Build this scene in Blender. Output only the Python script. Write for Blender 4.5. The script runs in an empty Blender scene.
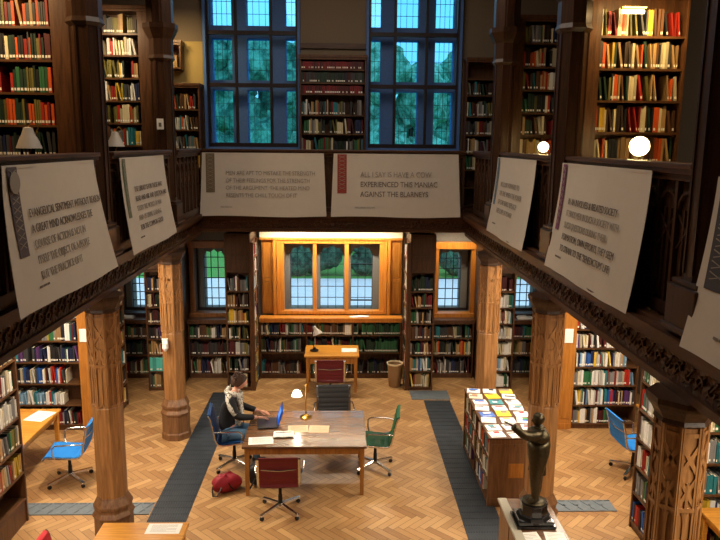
import bpy, bmesh, math, random
from mathutils import Vector, Matrix, Euler
random.seed(7)
PI = math.pi
scene = bpy.context.scene
COL = scene.collection

# ------------------------------------------------------------------ materials
def new_mat(name):
    m = bpy.data.materials.new(name); m.use_nodes = True
    nt = m.node_tree; nt.nodes.clear()
    out = nt.nodes.new('ShaderNodeOutputMaterial')
    return m, nt, out

def srgb(r, g, b):
    f = lambda c: (c/255/12.92) if c/255 <= .04045 else ((c/255+.055)/1.055)**2.4
    return (f(r), f(g), f(b), 1)

def plain(name, col, rough=.6, metal=0, bump=0, bscale=60, var=0, spec=.4, coat=0):
    m, nt, out = new_mat(name)
    b = nt.nodes.new('ShaderNodeBsdfPrincipled')
    b.inputs['Roughness'].default_value = rough; b.inputs['Metallic'].default_value = metal
    b.inputs['Specular IOR Level'].default_value = spec; b.inputs['Coat Weight'].default_value = coat
    b.inputs['Base Color'].default_value = col
    nt.links.new(b.outputs[0], out.inputs[0])
    if bump or var:
        tc = nt.nodes.new('ShaderNodeTexCoord'); n = nt.nodes.new('ShaderNodeTexNoise')
        n.inputs['Scale'].default_value = bscale; n.inputs['Detail'].default_value = 4
        nt.links.new(tc.outputs['Object'], n.inputs['Vector'])
        if bump:
            bp = nt.nodes.new('ShaderNodeBump'); bp.inputs['Strength'].default_value = bump; bp.inputs['Distance'].default_value = .01
            nt.links.new(n.outputs['Fac'], bp.inputs['Height']); nt.links.new(bp.outputs[0], b.inputs['Normal'])
        if var:
            mx = nt.nodes.new('ShaderNodeMix'); mx.data_type = 'RGBA'
            mx.inputs[6].default_value = tuple(c*(1-var) for c in col[:3])+(1,)
            mx.inputs[7].default_value = tuple(min(1, c*(1+var)) for c in col[:3])+(1,)
            nt.links.new(n.outputs['Fac'], mx.inputs[0]); nt.links.new(mx.outputs[2], b.inputs['Base Color'])
    return m

def wood(name, dark, light, rough=.4, axis='Z', scale=6, bump=.15, carve=0, coat=0):
    m, nt, out = new_mat(name)
    N = nt.nodes.new; L = nt.links.new
    tc = N('ShaderNodeTexCoord'); mp = N('ShaderNodeMapping')
    s = [scale*3]*3; s['XYZ'.index(axis)] = scale*.25
    mp.inputs['Scale'].default_value = s
    L(tc.outputs['Object'], mp.inputs['Vector'])
    n = N('ShaderNodeTexNoise'); n.inputs['Scale'].default_value = 1.6; n.inputs['Detail'].default_value = 5; n.inputs['Roughness'].default_value = .62; n.inputs['Distortion'].default_value = .6
    L(mp.outputs[0], n.inputs['Vector'])
    cr = N('ShaderNodeValToRGB'); cr.color_ramp.elements[0].position = .3; cr.color_ramp.elements[1].position = .7
    cr.color_ramp.elements[0].color = dark; cr.color_ramp.elements[1].color = light
    L(n.outputs['Fac'], cr.inputs[0])
    b = N('ShaderNodeBsdfPrincipled'); b.inputs['Roughness'].default_value = rough; b.inputs['Coat Weight'].default_value = coat
    b.inputs['Specular IOR Level'].default_value = .4
    L(cr.outputs[0], b.inputs['Base Color'])
    bp = N('ShaderNodeBump'); bp.inputs['Strength'].default_value = bump; bp.inputs['Distance'].default_value = .006
    L(n.outputs['Fac'], bp.inputs['Height'])
    if carve:
        v = N('ShaderNodeTexVoronoi'); v.inputs['Scale'].default_value = carve; v.feature = 'DISTANCE_TO_EDGE'
        L(tc.outputs['Object'], v.inputs['Vector'])
        b2 = N('ShaderNodeBump'); b2.inputs['Strength'].default_value = .9; b2.inputs['Distance'].default_value = .03
        L(v.outputs['Distance'], b2.inputs['Height']); L(bp.outputs[0], b2.inputs['Normal']); L(b2.outputs[0], b.inputs['Normal'])
    else:
        L(bp.outputs[0], b.inputs['Normal'])
    L(b.outputs[0], out.inputs[0])
    return m

def emis(name, col, strength):
    m, nt, out = new_mat(name)
    e = nt.nodes.new('ShaderNodeEmission'); e.inputs[0].default_value = col; e.inputs[1].default_value = strength
    nt.links.new(e.outputs[0], out.inputs[0]); return m

def glass(name, tint):
    m, nt, out = new_mat(name)
    t = nt.nodes.new('ShaderNodeBsdfTransparent'); t.inputs[0].default_value = tint
    g = nt.nodes.new('ShaderNodeBsdfGlossy'); g.inputs['Roughness'].default_value = .05
    mx = nt.nodes.new('ShaderNodeMixShader'); mx.inputs[0].default_value = .05
    nt.links.new(t.outputs[0], mx.inputs[1]); nt.links.new(g.outputs[0], mx.inputs[2]); nt.links.new(mx.outputs[0], out.inputs[0])
    return m

def floor_material():
    m, nt, out = new_mat('parquet_oak')
    N = nt.nodes.new; L = nt.links.new
    def M(op, a, b=None, c=None):
        n = N('ShaderNodeMath'); n.operation = op
        for i, v in enumerate((a, b, c)):
            if v is None: continue
            if isinstance(v, (int, float)): n.inputs[i].default_value = v
            else: L(v, n.inputs[i])
        return n.outputs[0]
    tc = N('ShaderNodeTexCoord'); mp = N('ShaderNodeMapping'); mp.inputs['Rotation'].default_value = (0, 0, PI/4)
    mp.inputs['Scale'].default_value = (1/.095,)*3; mp.inputs['Location'].default_value = (200, 200, 0)
    L(tc.outputs['Object'], mp.inputs['Vector'])
    sx = N('ShaderNodeSeparateXYZ'); L(mp.outputs[0], sx.inputs[0])
    x, y = sx.outputs[0], sx.outputs[1]
    n = 4
    i, j = M('FLOOR', x), M('FLOOR', y)
    fx, fy = M('SUBTRACT', x, i), M('SUBTRACT', y, j)
    mm = M('FLOORED_MODULO', M('SUBTRACT', i, j), 2*n)
    hor = M('LESS_THAN', mm, n-.5)
    mv = M('SUBTRACT', 2*n-1, mm)
    idx = M('ADD', M('MULTIPLY', hor, M('SUBTRACT', i, mm)), M('MULTIPLY', M('SUBTRACT', 1, hor), i))
    idy = M('ADD', M('MULTIPLY', hor, j), M('MULTIPLY', M('SUBTRACT', 1, hor), M('SUBTRACT', j, mv)))
    # along / across coordinates inside the block
    al = M('ADD', M('MULTIPLY', hor, M('ADD', mm, fx)), M('MULTIPLY', M('SUBTRACT', 1, hor), M('ADD', mv, fy)))
    ac = M('ADD', M('MULTIPLY', hor, fy), M('MULTIPLY', M('SUBTRACT', 1, hor), fx))
    e1 = M('MINIMUM', ac, M('SUBTRACT', 1, ac)); e2 = M('MINIMUM', al, M('SUBTRACT', n, al))
    ed = M('MINIMUM', e1, e2)
    gap = M('LESS_THAN', ed, .045)
    cx = N('ShaderNodeCombineXYZ'); L(idx, cx.inputs[0]); L(idy, cx.inputs[1]); L(hor, cx.inputs[2])
    wn = N('ShaderNodeTexWhiteNoise'); L(cx.outputs[0], wn.inputs['Vector'])
    g = N('ShaderNodeCombineXYZ'); L(M('MULTIPLY', al, .35), g.inputs[0]); L(M('MULTIPLY', ac, 5), g.inputs[1]); L(M('MULTIPLY', wn.outputs['Value'], 90), g.inputs[2])
    gn = N('ShaderNodeTexNoise'); gn.inputs['Scale'].default_value = 1.5; gn.inputs['Detail'].default_value = 4; L(g.outputs[0], gn.inputs['Vector'])
    big = N('ShaderNodeTexNoise'); big.inputs['Scale'].default_value = .9; big.inputs['Detail'].default_value = 3; L(tc.outputs['Object'], big.inputs['Vector'])
    f = M('ADD', M('ADD', M('MULTIPLY', wn.outputs['Value'], .5), M('MULTIPLY', gn.outputs['Fac'], .4)), M('MULTIPLY', big.outputs['Fac'], .3))
    # all horizontal blocks run a shade darker than the vertical ones
    f = M('SUBTRACT', f, M('MULTIPLY', hor, .1))
    cr = N('ShaderNodeValToRGB'); e = cr.color_ramp.elements
    e[0].position = .2; e[0].color = srgb(146, 104, 62); e[1].position = 1.0; e[1].color = srgb(200, 160, 108)
    k = cr.color_ramp.elements.new(.6); k.color = srgb(176, 134, 86)
    L(f, cr.inputs[0])
    mx = N('ShaderNodeMix'); mx.data_type = 'RGBA'; L(M('MULTIPLY', gap, .6), mx.inputs[0]); L(cr.outputs[0], mx.inputs[6]); mx.inputs[7].default_value = srgb(58, 34, 16)
    b = N('ShaderNodeBsdfPrincipled'); L(mx.outputs[2], b.inputs['Base Color'])
    rr = M('ADD', .3, M('MULTIPLY', gn.outputs['Fac'], .2)); L(rr, b.inputs['Roughness'])
    bp = N('ShaderNodeBump'); bp.inputs['Strength'].default_value = .25; bp.inputs['Distance'].default_value = .003
    L(M('SUBTRACT', 1, gap), bp.inputs['Height']); L(bp.outputs[0], b.inputs['Normal'])
    L(b.outputs[0], out.inputs[0]); return m

M_FLOOR = floor_material()
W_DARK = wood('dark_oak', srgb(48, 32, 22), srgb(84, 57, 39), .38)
W_DARKY = wood('dark_oak_along_y', srgb(52, 32, 20), srgb(96, 60, 38), .36, 'Y')
W_DARKX = wood('dark_oak_along_x', srgb(52, 32, 20), srgb(92, 58, 36), .38, 'X')
W_CARVE = wood('carved_dark_oak', srgb(50, 30, 18), srgb(104, 66, 42), .36, 'Y', carve=13)
W_CARVX = wood('carved_dark_oak_x', srgb(50, 30, 18), srgb(100, 64, 40), .36, 'X', carve=13)
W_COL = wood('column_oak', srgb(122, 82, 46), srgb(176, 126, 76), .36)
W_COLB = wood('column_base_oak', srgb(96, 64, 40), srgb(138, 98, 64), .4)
W_PANEL = wood('panel_oak', srgb(150, 92, 34), srgb(190, 126, 54), .4)
W_CASE = wood('bookcase_oak', srgb(62, 38, 22), srgb(104, 66, 38), .42)
W_SHELF = wood('shelf_oak', srgb(60, 38, 22), srgb(104, 68, 38), .42, 'X')
W_POST = wood('gallery_post_oak', srgb(40, 24, 14), srgb(72, 43, 24), .36)
W_WARM = wood('warm_case_oak', srgb(110, 66, 28), srgb(150, 96, 44), .42)
W_DESK = wood('desk_oak', srgb(176, 112, 36), srgb(214, 152, 62), .32, 'X', coat=.2)
W_TABLE = wood('table_oak', srgb(82, 54, 34), srgb(116, 80, 50), .24, 'X', coat=.4)
W_LEG = wood('table_leg_oak', srgb(140, 88, 36), srgb(178, 120, 54), .4)
W_WIN = wood('window_oak', srgb(176, 104, 34), srgb(212, 140, 56), .38)
W_WIND = wood('window_dark_timber', srgb(26, 16, 20), srgb(44, 26, 28), .5)
STONE = plain('window_stone', srgb(118, 116, 112), .85, bump=.4, bscale=30, var=.2)
STONEB = plain('window_stone_upper', srgb(84, 118, 176), .85, bump=.3, bscale=24, var=.15)  # blue of the incoming daylight is put into this stone colour
PLASTER = plain('plaster_wall', srgb(122, 106, 88), .9, bump=.15, bscale=40, var=.08)
CREAM = plain('cream_plaster', srgb(240, 228, 200), .85, bump=.1, bscale=40, var=.03)
PLY = plain('lamplit_plaster', srgb(176, 150, 92), .85, var=.05)  # yellow lamplight is put into the plaster colour
LEAD = plain('window_lead', srgb(34, 40, 44), .6)
PAPER = plain('white_paper', srgb(238, 234, 226), .8, var=.02)
PAGES = plain('page_block', srgb(212, 202, 176), .85, var=.05, bscale=200)
LABELM = plain('spine_label', srgb(236, 232, 220), .7)
LABELS = plain('print_grey', srgb(108, 104, 96), .8)
CHROME = plain('polished_aluminium', srgb(205, 205, 205), .22, 1)
BRASS = plain('brass', srgb(190, 150, 70), .3, 1)
BLACK = plain('black_metal', srgb(20, 20, 22), .35, .2)
BLKSTONE = plain('black_marble', srgb(14, 15, 17), .15, 0, var=.3, bscale=20, coat=.5)
BRONZE = plain('dark_bronze', srgb(72, 64, 46), .36, .8, bump=.5, bscale=38, var=.35)
CASTIRON = None
def grate_mat():
    m, nt, out = new_mat('ribbed_cast_iron')
    N = nt.nodes.new; L = nt.links.new
    tc = N('ShaderNodeTexCoord'); w = N('ShaderNodeTexNoise'); w.inputs['Scale'].default_value = 5
    L(tc.outputs['Object'], w.inputs['Vector'])
    cr = N('ShaderNodeValToRGB'); cr.color_ramp.elements[0].color = srgb(32, 36, 42); cr.color_ramp.elements[1].color = srgb(66, 72, 80)
    L(w.outputs['Fac'], cr.inputs[0]); b = N('ShaderNodeBsdfPrincipled'); b.inputs['Roughness'].default_value = .5; b.inputs['Metallic'].default_value = .1
    L(cr.outputs[0], b.inputs['Base Color']); L(b.outputs[0], out.inputs[0]); return m
CASTIRON = grate_mat()
IRONPALE = plain('pale_cast_iron', srgb(108, 116, 122), .55, .1, var=.2, bscale=14)
GL_UP = glass('leaded_glass_daylight_tint', (.4, .8, .96, 1))  # blue cast of the daylight is put into the glass tint
GL_LO = glass('leaded_glass_clear', (.78, .92, .97, 1))
BANNER = plain('banner_cloth', srgb(206, 197, 184), .9, bump=.12, bscale=9, var=.04)
INK = plain('banner_ink', srgb(104, 95, 88), .9)
INKL = plain('banner_ink_pale', srgb(150, 142, 132), .9)

# ------------------------------------------------------------------ mesh builder
class G:
    def __init__(s): s.v = []; s.f = []; s.m = []; s.T = Matrix.Identity(4)
    def add(s, vs, fs, m=0):
        o = len(s.v); s.v += [tuple(s.T @ Vector(p)) for p in vs]
        s.f += [tuple(o+i for i in f) for f in fs]; s.m += [m]*len(fs)
    def box(s, x0, x1, y0, y1, z0, z1, m=0, R=None):
        vs = [(x0,y0,z0),(x1,y0,z0),(x1,y1,z0),(x0,y1,z0),(x0,y0,z1),(x1,y0,z1),(x1,y1,z1),(x0,y1,z1)]
        if R is not None: vs = [tuple(R @ Vector(p)) for p in vs]
        s.add(vs, [(0,3,2,1),(4,5,6,7),(0,1,5,4),(1,2,6,5),(2,3,7,6),(3,0,4,7)], m)
    def bar(s, a, b, w, t=None, m=0, up=(0,0,1)):
        """box from a to b, w wide, t thick"""
        a = Vector(a); b = Vector(b); d = (b-a); L = d.length
        if L < 1e-6: return
        d.normalize(); t = w if t is None else t
        u = Vector(up)
        if abs(d.dot(u)) > .98: u = Vector((0,1,0))
        sx = d.cross(u).normalized(); sz = sx.cross(d)
        vs = []
        for q in (a, b):
            for i, k in ((-1,-1),(1,-1),(1,1),(-1,1)): vs.append(q+sx*(i*w/2)+sz*(k*t/2))
        s.add(vs, [(0,1,2,3),(7,6,5,4),(0,4,5,1),(1,5,6,2),(2,6,7,3),(3,7,4,0)], m)
    def lathe(s, prof, n=24, c=(0,0,0), m=0, ph=0, cap=True, R=None):
        vs = []; fs = []
        for r, z in prof:
            for i in range(n):
                a = 2*PI*i/n+ph; p = Vector((r*math.cos(a), r*math.sin(a), z))
                if R is not None: p = R @ p
                vs.append((c[0]+p[0], c[1]+p[1], c[2]+p[2]))
        for k in range(len(prof)-1):
            for i in range(n):
                j = (i+1) % n; fs.append((k*n+i, k*n+j, (k+1)*n+j, (k+1)*n+i))
        if cap:
            fs.append(tuple(range(n-1, -1, -1))); fs.append(tuple((len(prof)-1)*n+i for i in range(n)))
        s.add(vs, fs, m)
    def tube(s, pts, r, n=8, m=0, rs=None):
        P = [Vector(p) for p in pts]; vs = []; fs = []; pu = None
        for k, p in enumerate(P):
            d = (P[min(k+1, len(P)-1)]-P[max(k-1, 0)]).normalized()
            if pu is None:
                u = Vector((0,0,1)) if abs(d.z) < .9 else Vector((1,0,0))
            else: u = pu
            a = d.cross(u).normalized(); b = a.cross(d).normalized(); pu = b
            rr = rs[k] if rs else r
            for i in range(n):
                t = 2*PI*i/n; vs.append(p+a*rr*math.cos(t)+b*rr*math.sin(t))
        for k in range(len(P)-1):
            for i in range(n):
                j = (i+1) % n; fs.append((k*n+i, k*n+j, (k+1)*n+j, (k+1)*n+i))
        fs.append(tuple(range(n-1, -1, -1))); fs.append(tuple((len(P)-1)*n+i for i in range(n)))
        s.add(vs, fs, m)
    def sheet(s, fn, nu, nv, th=0, m=0):
        """surface fn(u,v)->Vector with thickness th"""
        pts = [[Vector(fn(i/nu, j/nv)) for j in range(nv+1)] for i in range(nu+1)]
        vs = []; fs = []; off = (nu+1)*(nv+1)
        def nrm(i, j):
            a = pts[min(i+1,nu)][j]-pts[max(i-1,0)][j]; b = pts[i][min(j+1,nv)]-pts[i][max(j-1,0)]
            return a.cross(b).normalized()
        id_ = lambda i, j: i*(nv+1)+j
        for i in range(nu+1):
            for j in range(nv+1): vs.append(pts[i][j]+nrm(i,j)*th/2)
        for i in range(nu+1):
            for j in range(nv+1): vs.append(pts[i][j]-nrm(i,j)*th/2)
        for i in range(nu):
            for j in range(nv):
                a, b, c, d = id_(i,j), id_(i+1,j), id_(i+1,j+1), id_(i,j+1)
                fs.append((a,b,c,d)); fs.append((off+d,off+c,off+b,off+a))
        for i in range(nu):
            fs.append((id_(i,0), off+id_(i,0), off+id_(i+1,0), id_(i+1,0)))
            fs.append((id_(i+1,nv), off+id_(i+1,nv), off+id_(i,nv), id_(i,nv)))
        for j in range(nv):
            fs.append((id_(0,j+1), off+id_(0,j+1), off+id_(0,j), id_(0,j)))
            fs.append((id_(nu,j), off+id_(nu,j), off+id_(nu,j+1), id_(nu,j+1)))
        s.add(vs, fs, m)
    def build(s, name, mats, parent=None, smooth=False, bevel=0, loc=None, fixn=True):
        me = bpy.data.meshes.new(name); me.from_pydata(s.v, [], s.f)
        if not isinstance(mats, (list, tuple)): mats = [mats]
        for mm in mats: me.materials.append(mm)
        me.polygons.foreach_set('material_index', s.m)
        if smooth: me.polygons.foreach_set('use_smooth', [True]*len(me.polygons))
        me.update()
        if fixn:
            bm = bmesh.new(); bm.from_mesh(me); bmesh.ops.recalc_face_normals(bm, faces=bm.faces); bm.to_mesh(me); bm.free()
        o = bpy.data.objects.new(name, me); COL.objects.link(o)
        if parent is not None: o.parent = parent
        if loc is not None: o.location = loc
        if bevel:
            b = o.modifiers.new('bevel', 'BEVEL'); b.width = bevel; b.segments = 2; b.limit_method = 'ANGLE'
        if smooth and len(me.polygons) > 12:
            try: me.set_sharp_from_angle(angle=math.radians(40))
            except Exception: pass
        return o

def tag(o, label, cat, group=None):
    o['label'] = label; o['category'] = cat
    if group: o['group'] = group
    return o
def thing(name, label, cat, loc=(0,0,0), rz=0, group=None):
    o = bpy.data.objects.new(name, None); o.empty_display_size = .1; COL.objects.link(o)
    o.location = loc; o.rotation_euler = (0,0,rz); return tag(o, label, cat, group)
def struct(o): o['kind'] = 'structure'; return o
def copy_tree(o, parent=None, **kw):
    c = o.copy(); COL.objects.link(c)
    if parent is not None: c.parent = parent
    for ch in list(o.children): copy_tree(ch, c)
    return c
def one(name, mats, label, cat, fn, loc=(0,0,0), rz=0, group=None, **kw):
    g = G(); fn(g); o = g.build(name, mats, **kw); o.location = loc; o.rotation_euler = (0,0,rz)
    return tag(o, label, cat, group)

# ------------------------------------------------------------------ camera
cam_d = bpy.data.cameras.new('camera'); cam = bpy.data.objects.new('camera', cam_d); COL.objects.link(cam)
t, yw, rl = map(math.radians, (10.3, 1.64, .5))
fwd = Vector((math.sin(yw), math.cos(yw), 0)); right = Vector((math.cos(yw), -math.sin(yw), 0)); up = Vector((0,0,1))
f2 = fwd*math.cos(t)-up*math.sin(t); u2 = up*math.cos(t)+fwd*math.sin(t)
r2 = right*math.cos(rl)+u2*math.sin(rl); u3 = u2*math.cos(rl)-right*math.sin(rl)
CAMP = Vector((.13, 0, 4.8))
Mx = Matrix((( r2.x, u3.x, -f2.x, CAMP.x), (r2.y, u3.y, -f2.y, CAMP.y), (r2.z, u3.z, -f2.z, CAMP.z), (0,0,0,1)))
cam.matrix_world = Mx
cam_d.sensor_width = 36; cam_d.lens = 697*36/720; cam_d.clip_start = .05; cam_d.clip_end = 300
scene.camera = cam
def project(p):
    d = Vector(p)-CAMP; z = d.dot(f2)
    if z <= .1: return None
    return (360+697*d.dot(r2)/z, 270-697*d.dot(u3)/z, z)

# ------------------------------------------------------------------ room shell
YB = 14.25          # inner face of the back wall
XW = 6.0            # side walls
ZC = 9.2            # ceiling
ZG = 3.5            # gallery floor
def gridwall(g, x0, x1, z0, z1, y0, y1, holes, m=0):
    xs = sorted({x0, x1, *[h[0] for h in holes], *[h[1] for h in holes]}); zs = sorted({z0, z1, *[h[2] for h in holes], *[h[3] for h in holes]})
    xs = [x for x in xs if x0 <= x <= x1]; zs = [z for z in zs if z0 <= z <= z1]
    for j in range(len(zs)-1):
        run = None
        for i in range(len(xs)-1):
            cx, cz = (xs[i]+xs[i+1])/2, (zs[j]+zs[j+1])/2
            hole = any(h[0] < cx < h[1] and h[2] < cz < h[3] for h in holes)
            if not hole:
                if run is None: run = xs[i]
            if (hole or i == len(xs)-2) and run is not None:
                e = xs[i] if hole else xs[i+1]
                g.box(run, e, y0, y1, zs[j], zs[j+1], m); run = None

g = G(); g.box(-XW-.3, XW+.3, -2.3, 15.0, -.2, 0); struct(g.build('floor', M_FLOOR))
LZ0, LZ1 = 1.32, 2.72
centre_in = (-1.03, .96); 
low_in = [(-1.03, .96, LZ0, 2.8), (2.16, 2.86, LZ0, 2.68), (-2.86, -2.16, LZ0, 2.68), (3.7, 4.4, LZ0, 2.5), (-4.4, -3.7, LZ0, 2.5)]
low_out = [(-.93, -.46, LZ0, 2.76), (-.3, .2, LZ0, 2.76), (.35, .81, LZ0, 2.76), (2.22, 2.69, LZ0, 2.64), (-2.74, -2.3, LZ0, 2.64), (3.84, 4.28, LZ0, 2.36), (-4.26, -3.8, LZ0, 2.36)]
g = G()
gridwall(g, -XW-.3, XW+.3, 0, ZG, YB, YB+.22, low_in)
gridwall(g, -XW-.3, XW+.3, 0, ZG, YB+.22, YB+.6, low_out)
struct(g.build('wall_back_lower', STONE))
UW = [(-2.5, -.72), (.67, 2.45)]
UM = [(-2.48, -1.93, -1.25, -.74), (.69, 1.19, 1.81, 2.43)]
up_in = [(a, b, 4.75, 8.6) for a, b in UW]
UL = [(-2.46, -2.05), (-1.76, -1.26), (-.98, -.5), (.45, .93), (1.2, 1.69), (2.02, 2.41)]
ZR = [(4.79, 5.84), (6.03, 6.84), (7.08, 8.5)]
up_out = [(a, b, z0, z1) for a, b in UL for z0, z1 in ZR]
g = G()
gridwall(g, -XW-.3, XW+.3, ZG, ZC, YB, YB+.3, up_in, 0)
gridwall(g, -XW-.3, XW+.3, ZG, ZC, YB+.3, YB+.62, up_out, 1)
struct(g.build('wall_back_upper', [PLASTER, STONEB]))
for nm, s in (('wall_left', -1), ('wall_right', 1)):
    g = G(); a, b = sorted((s*XW, s*(XW+.3))); g.box(a, b, -2, YB, 0, ZC); struct(g.build(nm, PLASTER))
g = G(); g.box(-XW-.3, XW+.3, -2.3, -2, 0, ZC); struct(g.build('wall_front', PLASTER))
g = G(); g.box(-XW-.3, XW+.3, -2.3, YB+.62, ZC, ZC+.2)
for y in range(0, 14, 3): g.box(-XW, XW, y+1.4, y+1.7, ZC-.35, ZC+.05)
struct(g.build('ceiling', W_DARKX))
# gallery decks
for nm, x0, x1, y0, y1 in (('floor_gallery_left', -XW, -2.78, 1.2, YB), ('floor_gallery_right', 2.78, XW, 1.2, YB), ('floor_gallery_back', -2.78, 2.78, 13.28, YB)):
    g = G(); g.box(x0, x1, y0, y1, 3.14, ZG, 0); g.box(x0, x1, y0, y1, 3.12, 3.14, 1); struct(g.build(nm, [W_DARKY, CREAM]))
# fascia beams (carved)
def fascia(g, L, s):
    """runs along local x from 0 to L, face towards -y"""
    zb = 3.1 if s > 0 else 3.16
    g.box(0, L, .0, .28, zb, 3.44, 0)
    g.box(0, L, -.03, .0, zb, zb+.06, 1); g.box(0, L, -.05, .0, 3.38, 3.42, 1)
    g.box(0, L, -.09, .06, 3.42, 3.5, 1); g.box(0, L, -.02, .06, 3.5, 3.53, 1)
    n = int(L/.15)
    for k in range(n):
        cx = (k+.5)*L/n
        for q in range(10):
            a = q*PI*1.5/9; r = .055-.004*q
            a2 = (q+1)*PI*1.5/9; rr = .055-.004*(q+1)
            sg = 1 if k % 2 else -1
            if q < 9: g.bar((cx+r*math.cos(a), -.012, 3.27+sg*r*math.sin(a)), (cx+rr*math.cos(a2), -.012, 3.27+sg*rr*math.sin(a2)), .014, .022, 1, up=(0,1,0))
        g.bar((cx-.07, -.01, 3.2), (cx+.07, -.01, 3.34), .01, .014, 1, up=(0,1,0))
for i, (nm, loc, rz, L, mt) in enumerate((('trim_1', (-2.5, 1.2, 0), PI/2, 11.8, W_CARVX), ('trim_2', (2.5, 13.0, 0), -PI/2, 11.8, W_CARVX), ('trim_3', (-2.5, 13.0, 0), 0, 5.0, W_CARVX))):
    g = G(); fascia(g, L, 1 if L > 6 else -1); o = g.build(nm, [mt, W_DARKX]); o.location = loc; o.rotation_euler = (0,0,rz); struct(o)
# dark frieze behind back beam and mouldings on the upper wall
g = G(); g.box(-.74, .66, YB-.05, YB, 6.62, 6.72); struct(g.build('trim_4', W_DARKX))

# ------------------------------------------------------------------ windows
def leaded(name, x0, x1, z0, z1, y, gm, parent, nx, nz, lead=.012, arch=0, lm=None):
    g = G(); g.box(x0, x1, y, y+.006, z0, z1); g.build('pane', gm, parent)
    g = G()
    for i in range(nx+1):
        x = x0+(x1-x0)*i/nx; g.box(x-lead/2, x+lead/2, y-.008, y+.014, z0, z1)
    for j in range(nz+1):
        z = z0+(z1-z0)*j/nz; g.box(x0, x1, y-.008, y+.014, z-lead/2, z+lead/2)
    g.build('leading', LEAD, parent)
    if arch:   # scalloped stone head in front of the light
        g = G(); n = 16
        for i in range(n):
            xa, xb = x0+(x1-x0)*i/n, x0+(x1-x0)*(i+1)/n; u = (i+.5)/n
            h = arch*(1-.75*math.sin(PI*u)**.6)+.05*abs(math.cos(3*PI*u))
            g.box(xa, xb, y-.05, y-.015, z1-h, z1)
        g.build('tracery_head', lm or STONE, parent)
def window_empty(n, loc=(0,0,0)):
    o = bpy.data.objects.new('window_%d' % n, None); COL.objects.link(o); o.location = loc; return struct(o)
# centre three-light window
w = window_empty(1)
for (a, b) in ((-.93, -.46), (-.3, .2), (.35, .81)): leaded('l', a, b, LZ0, 2.76, YB+.3, GL_LO, w, 3, 6, .011, .24)
g = G()  # timber inner frame
yf0, yf1 = YB-.14, YB+.02
for a, b in ((-1.12, -1.03), (-.43, -.36), (.22, .3), (.94, 1.03)): g.box(a, b, yf0, yf1, 1.3, 2.86)
g.box(-1.12, 1.03, yf0-.02, yf1, 2.78, 2.88); g.box(-1.12, 1.03, yf0-.03, yf1, 1.3, 1.37)
g.build('frame', W_WIN, w, bevel=.006)
g = G()
for (a, b) in ((.335, .36), (.80, .825)): g.box(a, b, YB+.24, YB+.28, 1.5, 2.3)
g.box(.335, .825, YB+.24, YB+.28, 1.5, 1.525); g.box(.335, .825, YB+.24, YB+.28, 2.28, 2.305)
g.build('casement', BLACK, w)
# panelled timber surround of the bay
g = G()
for s in (-1, 1):
    c = -.045
    xs = [(1.075, 1.13, .16), (1.14, 1.2, .2), (1.21, 1.44, .1)]
    for a, b, d in xs:
        p, q = sorted((c+s*a, c+s*b)); g.box(p, q, YB-d, YB-.001, 1.3, 2.88)
    p, q = sorted((c+s*1.26, c+s*1.39))
    for (za, zb) in ((1.36, 1.98), (2.08, 2.8)):
        for k in range(3):
            xx = p+(q-p)*(k+.5)/3; g.box(xx-.03, xx+.03, YB-.125, YB-.09, za, zb)
    g.box(p-.02, q+.02, YB-.13, YB-.09, 1.99, 2.06)
g.box(-1.518, 1.4, YB-.2, YB-.001, 2.86, 2.9)
o = struct(g.build('trim_5', W_WIN, bevel=.004))
g = G(); g.box(-1.518, 1.4, YB-.12, YB-.001, 2.9, 3.118); struct(g.build('wall_frieze', CREAM))
# single lower windows
def low_single(n, xi0, xi1, xo0, xo1, fx0, fx1, ztop, mat, dark=False):
    w = window_empty(n)
    leaded('l', xo0, xo1, LZ0, ztop-.04, YB+.3, GL_LO, w, 3, 6, .016, .16, STONEB if dark else STONE)
    g = G()
    g.box(fx0, xi0, YB-.14, YB+.01, 1.26, ztop+.12); g.box(xi1, fx1, YB-.14, YB+.01, 1.26, ztop+.12)
    g.box(fx0-.02, fx1+.02, YB-.17, YB+.01, ztop, ztop+.14); g.box(fx0-.02, fx1+.02, YB-.2, YB+.01, 1.22, 1.33)
    g.box(fx0+.05, fx0+.07, YB-.155, YB, 1.33, ztop); g.box(fx1-.07, fx1-.05, YB-.155, YB, 1.33, ztop)
    g.build('frame', mat, w, bevel=.005)
    g = G(); k = .03
    g.box(xi0, xi0+k, YB+.12, YB+.15, LZ0, ztop); g.box(xi1-k, xi1, YB+.12, YB+.15, LZ0, ztop); g.box(xi0, xi1, YB+.12, YB+.15, LZ0, LZ0+.06)
    g.build('sash', W_WIND, w)
low_single(2, 2.16, 2.84, 2.22, 2.69, 2.04, 2.98, 2.68, W_WIN)
low_single(3, -2.86, -2.2, -2.74, -2.3, -2.96, -2.12, 2.68, W_WARM)
low_single(4, 3.72, 4.38, 3.84, 4.28, 3.66, 4.5, 2.42, W_WIND, True)
low_single(5, -4.38, -3.72, -4.26, -3.8, -4.5, -3.66, 2.42, W_WIND, True)
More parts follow.
